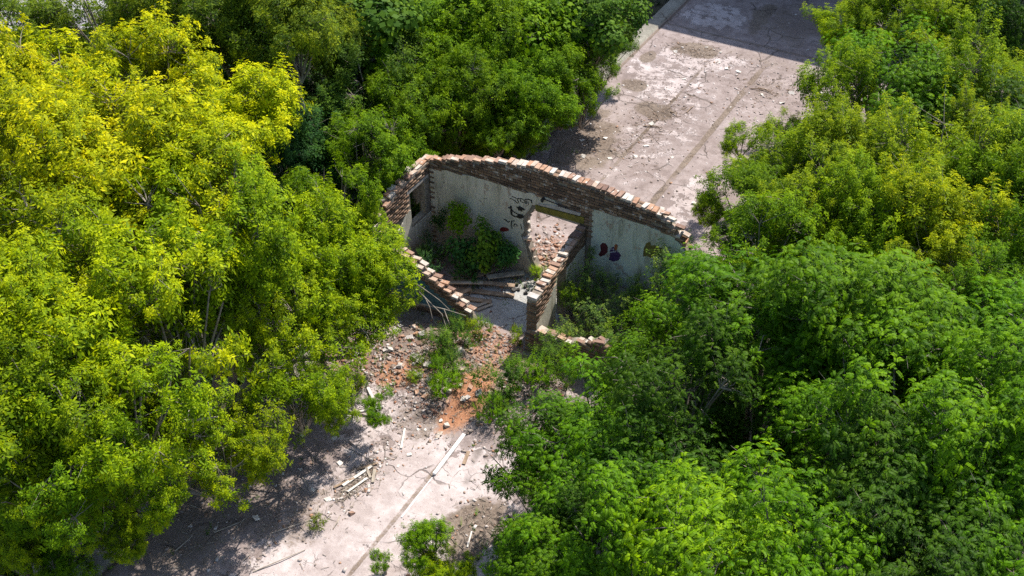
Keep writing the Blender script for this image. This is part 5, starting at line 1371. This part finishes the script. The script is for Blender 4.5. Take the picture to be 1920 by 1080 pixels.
for i in range(3):      # elder-like shrubs
    P, A, ctr, rad, sz = crown_points(RNG, R1, .15, 9, 1.0, .45, tries=2200)
    cr = build_crown('shrub_foliage', [spray_maple(RNG, .62) for _ in range(4)], RNG, P, A, M_leaf, .6, 1.1)
    br = build_branches('shrub_stems', RNG, P, ctr, np.array([0, 0, -R1 * 1.1]), .014, 60)
    VAR['e'].append((cr, br))
for i in range(3):      # broad-leaved saplings
    P, A, ctr, rad, sz = crown_points(RNG, R1, .17, 9, 1.1, .46, tries=2200)
    cr = build_crown('sapling_foliage', SP_B, RNG, P, A, M_leaf, .7, 1.15)
    br = build_branches('sapling_stems', RNG, P, ctr, np.array([0, 0, -R1 * 1.1]), .014, 60)
    VAR['v'].append((cr, br))
for i in range(3):      # small leaved weeds
    P, A, ctr, rad, sz = crown_points(RNG, R1, .12, 9, 1.0, .45, tries=2200)
    cr = build_crown('weed_foliage', SP_W, RNG, P, A, M_leaf, .7, 1.2)
    br = build_branches('weed_stems', RNG, P, ctr, np.array([0, 0, -R1 * 1.0]), .012, 60)
    VAR['w'].append((cr, br))

PAL = {'LR': (.212, .30, .003), 'Y': (.43, .445, .004), 'YL': (.285, .36, .004), 'L': (.222, .305, .004), 'LY': (.265, .325, .004), 'G': (.135, .24, .004), 'O': (.16, .215, .012),
       'B': (.055, .135, .030), 'BG': (.11, .20, .02), 'R': (.098, .21, .002), 'RL': (.15, .27, .002), 'D': (.052, .118, .005), 'P': (.19, .28, .05)}
NAMES = {'n': 'ash_leaved_maple', 's': 'ash_leaved_maple', 'u': 'ash_leaved_maple', 'r': 'acacia_tree', 'b': 'broadleaved_tree', 'e': 'elder_bush', 'v': 'leafy_sapling', 'w': 'weed_bush'}
GROUPS = {'n': 'ash-leaved maples around the slab', 's': 'ash-leaved maples around the slab', 'u': 'ash-leaved maples around the slab', 'r': 'feathery acacias beside the slab', 'b': 'broadleaved trees behind the ruin', 'e': 'elder bushes in and around the ruin', 'v': 'leafy saplings in the shaded room', 'w': 'weed bushes in and around the ruin'}
trng = random.Random(99)
_cnt = {}
def place_plant(kind, x, y, z, R, pal, label, base=None, cat='tree', tall=1.0, group=None):
    """crown centre at (x,y,z), radius R; the trunk stands at base"""
    Rv = R0 if kind in 'nrbsu' else R1
    s = R / Rv
    bx, by = base if base else (x, y)
    on_slab = X0 < bx < X1 and Y0_ < by < Y1_
    bz = floor_z(bx, by) if on_slab else -0.26
    root = empty(NAMES[kind], (bx, by, bz), label, cat, group or GROUPS[kind])
    k = _cnt.get(kind, trng.randrange(10)); _cnt[kind] = k + 1
    cr, br = VAR[kind][k % len(VAR[kind])]
    rot = (trng.uniform(-.12, .12), trng.uniform(-.12, .12), trng.uniform(0, 6.28))
    loc = (x - bx, y - by, z - bz)
    sc = (s * trng.uniform(.88, 1.15), s * trng.uniform(.88, 1.15), s * tall * trng.uniform(.9, 1.15))
    c = obj('crown' if kind in 'nrbsu' else 'foliage', cr, root, loc, rot, sc)
    p = PAL[pal]; j = trng.uniform(.85, 1.15); hj = trng.uniform(.92, 1.08)
    c.color = (p[0] * j * hj, p[1] * j, p[2] * j, 1)
    b = obj('branches' if kind in 'nrbsu' else 'stems', br, root, loc, rot, sc)
    top = Vector(loc) + Matrix.Rotation(rot[2], 3, 'Z') @ Vector((0, 0, -Rv * .95 * s * tall))
    if top.z > 0.15:
        r = (.03 + .015 * z) * (1 if kind in 'nrbsu' else .25)
        m1 = Vector((top.x * .35, top.y * .35, top.z * .5)) + Vector((trng.uniform(-.08, .08), trng.uniform(-.08, .08), 0))
        m2 = Vector((top.x * .75, top.y * .75, top.z * .85))
        obj('trunk' if kind in 'nrbsu' else 'stem', tube_mesh('trunk', [Vector((0, 0, -.15)), m1, m2, top + Vector((0, 0, .15))], [r * 1.3, r, r * .85, r * .7], M_bark, 8), root)
    return root

for (kind, x, y, z, R, pal, label, bx, by) in TREES:
    place_plant(kind, x, y, z, R, pal, label, (bx, by))
for (kind, x, y, z, R, pal, label, bx, by, grp) in FILLERS:
    place_plant(kind, x, y, z, R, pal, label, (bx, by), group=grp)

BUSHES = [
 ('w', -12.05, 18.55, .45, .50, 'BG', 'grey-green weed bush at the foot of the long bare branch'),
 ('w', -12.25, 18.05, .45, .42, 'BG', 'tall grey-green weed just below the branches'),
 ('w', -11.55, 17.10, .35, .48, 'G', 'round green weed bush left of the orange brick dust'),
 ('w', -11.75, 17.65, .40, .45, 'BG', 'middle weed bush of the three left of the orange dust'),
 ('w', -10.15, 17.55, .45, .62, 'BG', 'large weed bush right of the orange brick dust'),
 ('w', -9.75, 18.2, .50, .55, 'G', 'weed bush close under the low front wall'),
 ('w', -10.05, 16.9, .35, .40, 'G', 'small weed bush above the white pole'),
 ('e', -9.70, 19.0, .75, .50, 'BG', 'grey-green elder growing against the low front wall'),
 ('e', -9.0, 18.7, .75, .55, 'G', 'fresh green elder at the end of the low front wall'),
 ('e', -12.55, 17.5, .28, .22, 'L', 'small bright lime seedling in the rubble'),
 ('e', -12.35, 17.0, .25, .22, 'L', 'pale lime seedling beside the orange brick dust in the rubble'),
 ('w', -13.4, 16.2, .22, .22, 'L', 'little weed among the white plaster flakes'),
 ('e', -11.9, 19.05, .55, .25, 'L', 'yellowish sprig at the end of the broken teal wall'),
 ('w', -11.75, 19.3, .35, .30, 'G', 'narrow weed beside the end of the broken teal wall'),
 ('w', -11.0, 19.7, .25, .18, 'L', 'small yellow-green weed at the room floor edge'),
 ('w', -10.8, 19.45, .22, .15, 'L', 'tiny weed at the foot of the cross wall'),
 ('v', -13.9, 21.75, 1.55, .30, 'G', 'tall sapling standing against the grey plaster'),
 ('v', -14.5, 21.8, 1.15, .22, 'B', 'thin dark sapling beside the window wall corner'),
 ('v', -13.0, 21.75, 0.9, .50, 'BG', 'green bush in front of the black graffiti'),
 ('v', -12.5, 21.8, 0.75, .42, 'B', 'bush below the red paint patch'),
 ('v', -13.6, 21.4, .55, .48, 'B', 'dark low bush behind the plank heap'),
 ('w', -14.5, 21.1, .55, .45, 'B', 'dark weeds below the window'),
 ('w', -14.2, 20.5, .45, .45, 'B', 'dark weeds behind the broken teal wall'),
 ('w', -13.2, 21.0, .35, .35, 'B', 'dark weeds on the plank heap'),
 ('w', -11.55, 22.05, .3, .28, 'L', 'dry yellowish weeds in the ragged doorway'),
 ('w', -11.2, 21.6, .3, .25, 'LY', 'dry yellowish weeds along the inner side of the cross wall'),
 ('e', -9.75, 21.3, 1.1, 0.61, 'P', 'pale green elder beside the doorway of the cross wall'),
 ('e', -9.95, 20.9, .95, .42, 'G', 'lower green elder in front of the cross wall doorway'),
 ('e', -9.98, 21.9, 1.75, .16, 'BG', 'thin pale sprig against the turquoise plaster'),
 ('e', -9.3, 20.5, .75, 0.61, 'P', 'pale elder in the front of the right room'),
 ('e', -9.6, 19.95, .55, .40, 'P', 'elder just behind the low front wall'),
 ('e', -8.75, 20.9, .75, 0.61, 'P', 'elder in the middle of the right room'),
 ('e', -8.3, 21.5, .9, 0.55, 'G', 'elder in front of the olive graffiti'),
 ('e', -7.9, 21.75, 2.0, .55, 'P', 'tall pale elder at the top of the broken wall end'),
 ('e', -7.6, 21.2, 1.5, 0.67, 'G', 'leafy elder right of the olive graffiti'),
 ('e', -8.0, 20.2, 1.0, 0.67, 'G', 'elder at the right edge of the weedy room'),
 ('e', -8.5, 19.9, .8, .45, 'P', 'grey-green elder behind the higher end of the low wall'),
 ('e', -9.45, 21.65, 1.05, .42, 'P', 'pale elder below the maroon and purple paint'),
 ('e', -8.65, 21.55, 1.25, .45, 'P', 'tall pale elder between the purple paint and the olive graffiti'),
 ('e', -7.75, 22.9, 1.9, .45, 'BG', 'pale shrub growing behind the broken wall end'),
 ('e', -14.75, 19.9, 1.5, .40, 'L', 'lime shrub on the front corner of the window wall'),
 ('e', -13.6, 19.05, .85, .30, 'L', 'lime sprigs on the crossing branches'),
 ('e', -14.55, 19.35, 1.7, .50, 'L', 'lime shrub hiding the far end of the broken teal wall'),
 ('w', -14.2, 24.6, .35, .45, 'G', 'weeds at the dark back corner of the far slab'),
 ('w', -13.9, 26.2, .3, .30, 'G', 'isolated weed tuft at the edge of the far slab'),
 ('w', -11.75, 12.25, .15, .18, 'O', 'brownish grass tuft in the dappled dirt'),
 ('n', -8.95, 12.45, 1.0, .50, 'G', 'dark drooping maple sapling at the bottom edge of the slab'),
 ('n', -8.75, 12.15, .5, .45, 'L', 'bright leafy foot of the sapling at the bottom edge'),
 ('n', -9.75, 11.9, .45, .25, 'G', 'little maple seedling at the bottom edge left of the sapling'),
 ('n', -8.3, 12.3, .5, .45, 'L', 'lime maple seedling right of the drooping sapling'),
]
for (kind, x, y, z, R, pal, label) in BUSHES:
    place_plant(kind, x, y, z, R, pal, label, (x, y), 'bush' if kind in 'ewv' else 'sapling', 1.25 if z > .8 and kind in 'ewv' else 1.0)

# undergrowth on the soil below the trees: one mass
def undergrowth():
    r = np.random.default_rng(55)
    P = []
    while len(P) < 5200:
        x, y = r.uniform(-34, 6), r.uniform(4, 44)
        if -15.9 < x < -5.9: continue
        P.append((x, y, -.30 + .1 * r.random()))
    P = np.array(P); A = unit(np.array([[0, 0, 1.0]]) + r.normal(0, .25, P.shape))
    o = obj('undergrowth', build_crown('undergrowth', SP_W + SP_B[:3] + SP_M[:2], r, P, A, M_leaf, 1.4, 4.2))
    o.color = (.05, .10, .012, 1)  # green darkened to add to the shade below the crowns
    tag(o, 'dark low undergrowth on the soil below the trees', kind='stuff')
undergrowth()

def small_weeds():
    r = np.random.default_rng(66)
    f = mixs((3, gauss(-11.8, 18.4, 1.2, .7)), (1.2, gauss(-10.2, 17.4, .5, .8)), (1, gauss(-13.6, 16.6, .8, .6)), (.8, uni(-15.0, -13.6, 23.5, 29)), (1.6, lambda q: (-8.3 + q.normal(0, .5), q.uniform(11, 16))), (.7, uni(-10.2, -8.2, 19.8, 22.0)), (.5, gauss(-11.4, 22.2, .4, .5)),
             (1.5, lambda q: (-7.6 + q.normal(0, .6), q.uniform(23, 37))), (.5, gauss(-9.0, 12.6, .5, .4)), (.8, uni(-15, -13.2, 8, 14)))
    P = np.array([f(r) for _ in range(420)])
    P = np.column_stack([P, slab_height(P[:, 0], P[:, 1])])
    A = unit(np.array([[0, 0, 1.0]]) + r.normal(0, .3, P.shape))
    o = obj('weeds', build_crown('weeds', SP_W + [spray_maple(r, .4), spray_broad(r, .5)], r, P, A, M_leaf, .25, .75))
    o.color = (.13, .22, .03, 1)
    tag(o, 'small weeds and seedlings sprouting from the rubble and slab edges', kind='stuff')
small_weeds()

# bare twigs showing in the gaps of the maples
def bare_branch(name, p, spreadv, L, label):
    r = random.Random(hash(label) % 1000 if False else len(label))
    p = Vector(p)
    pts = [p, p + Vector(spreadv) * L * .5 + Vector((0, 0, .1)), p + Vector(spreadv) * L + Vector((0, 0, .25))]
    o = obj(name, tube_mesh(name, pts, [.035, .026, .012], M_wood_grey, 6))
    tag(o, label, 'branch')
    for i in range(4):
        t = .3 + .17 * i
        q = p + Vector(spreadv) * L * t + Vector((0, 0, .12))
        e = q + Vector((r.uniform(-.4, .4), r.uniform(-.4, .4), r.uniform(.05, .3)))
        obj('twig', tube_mesh('twig', [q, (q + e) / 2 + Vector((0, 0, .06)), e], [.014, .010, .005], M_wood_grey, 4), o)
for b in BARE:
    bare_branch('bare_branch', *b)
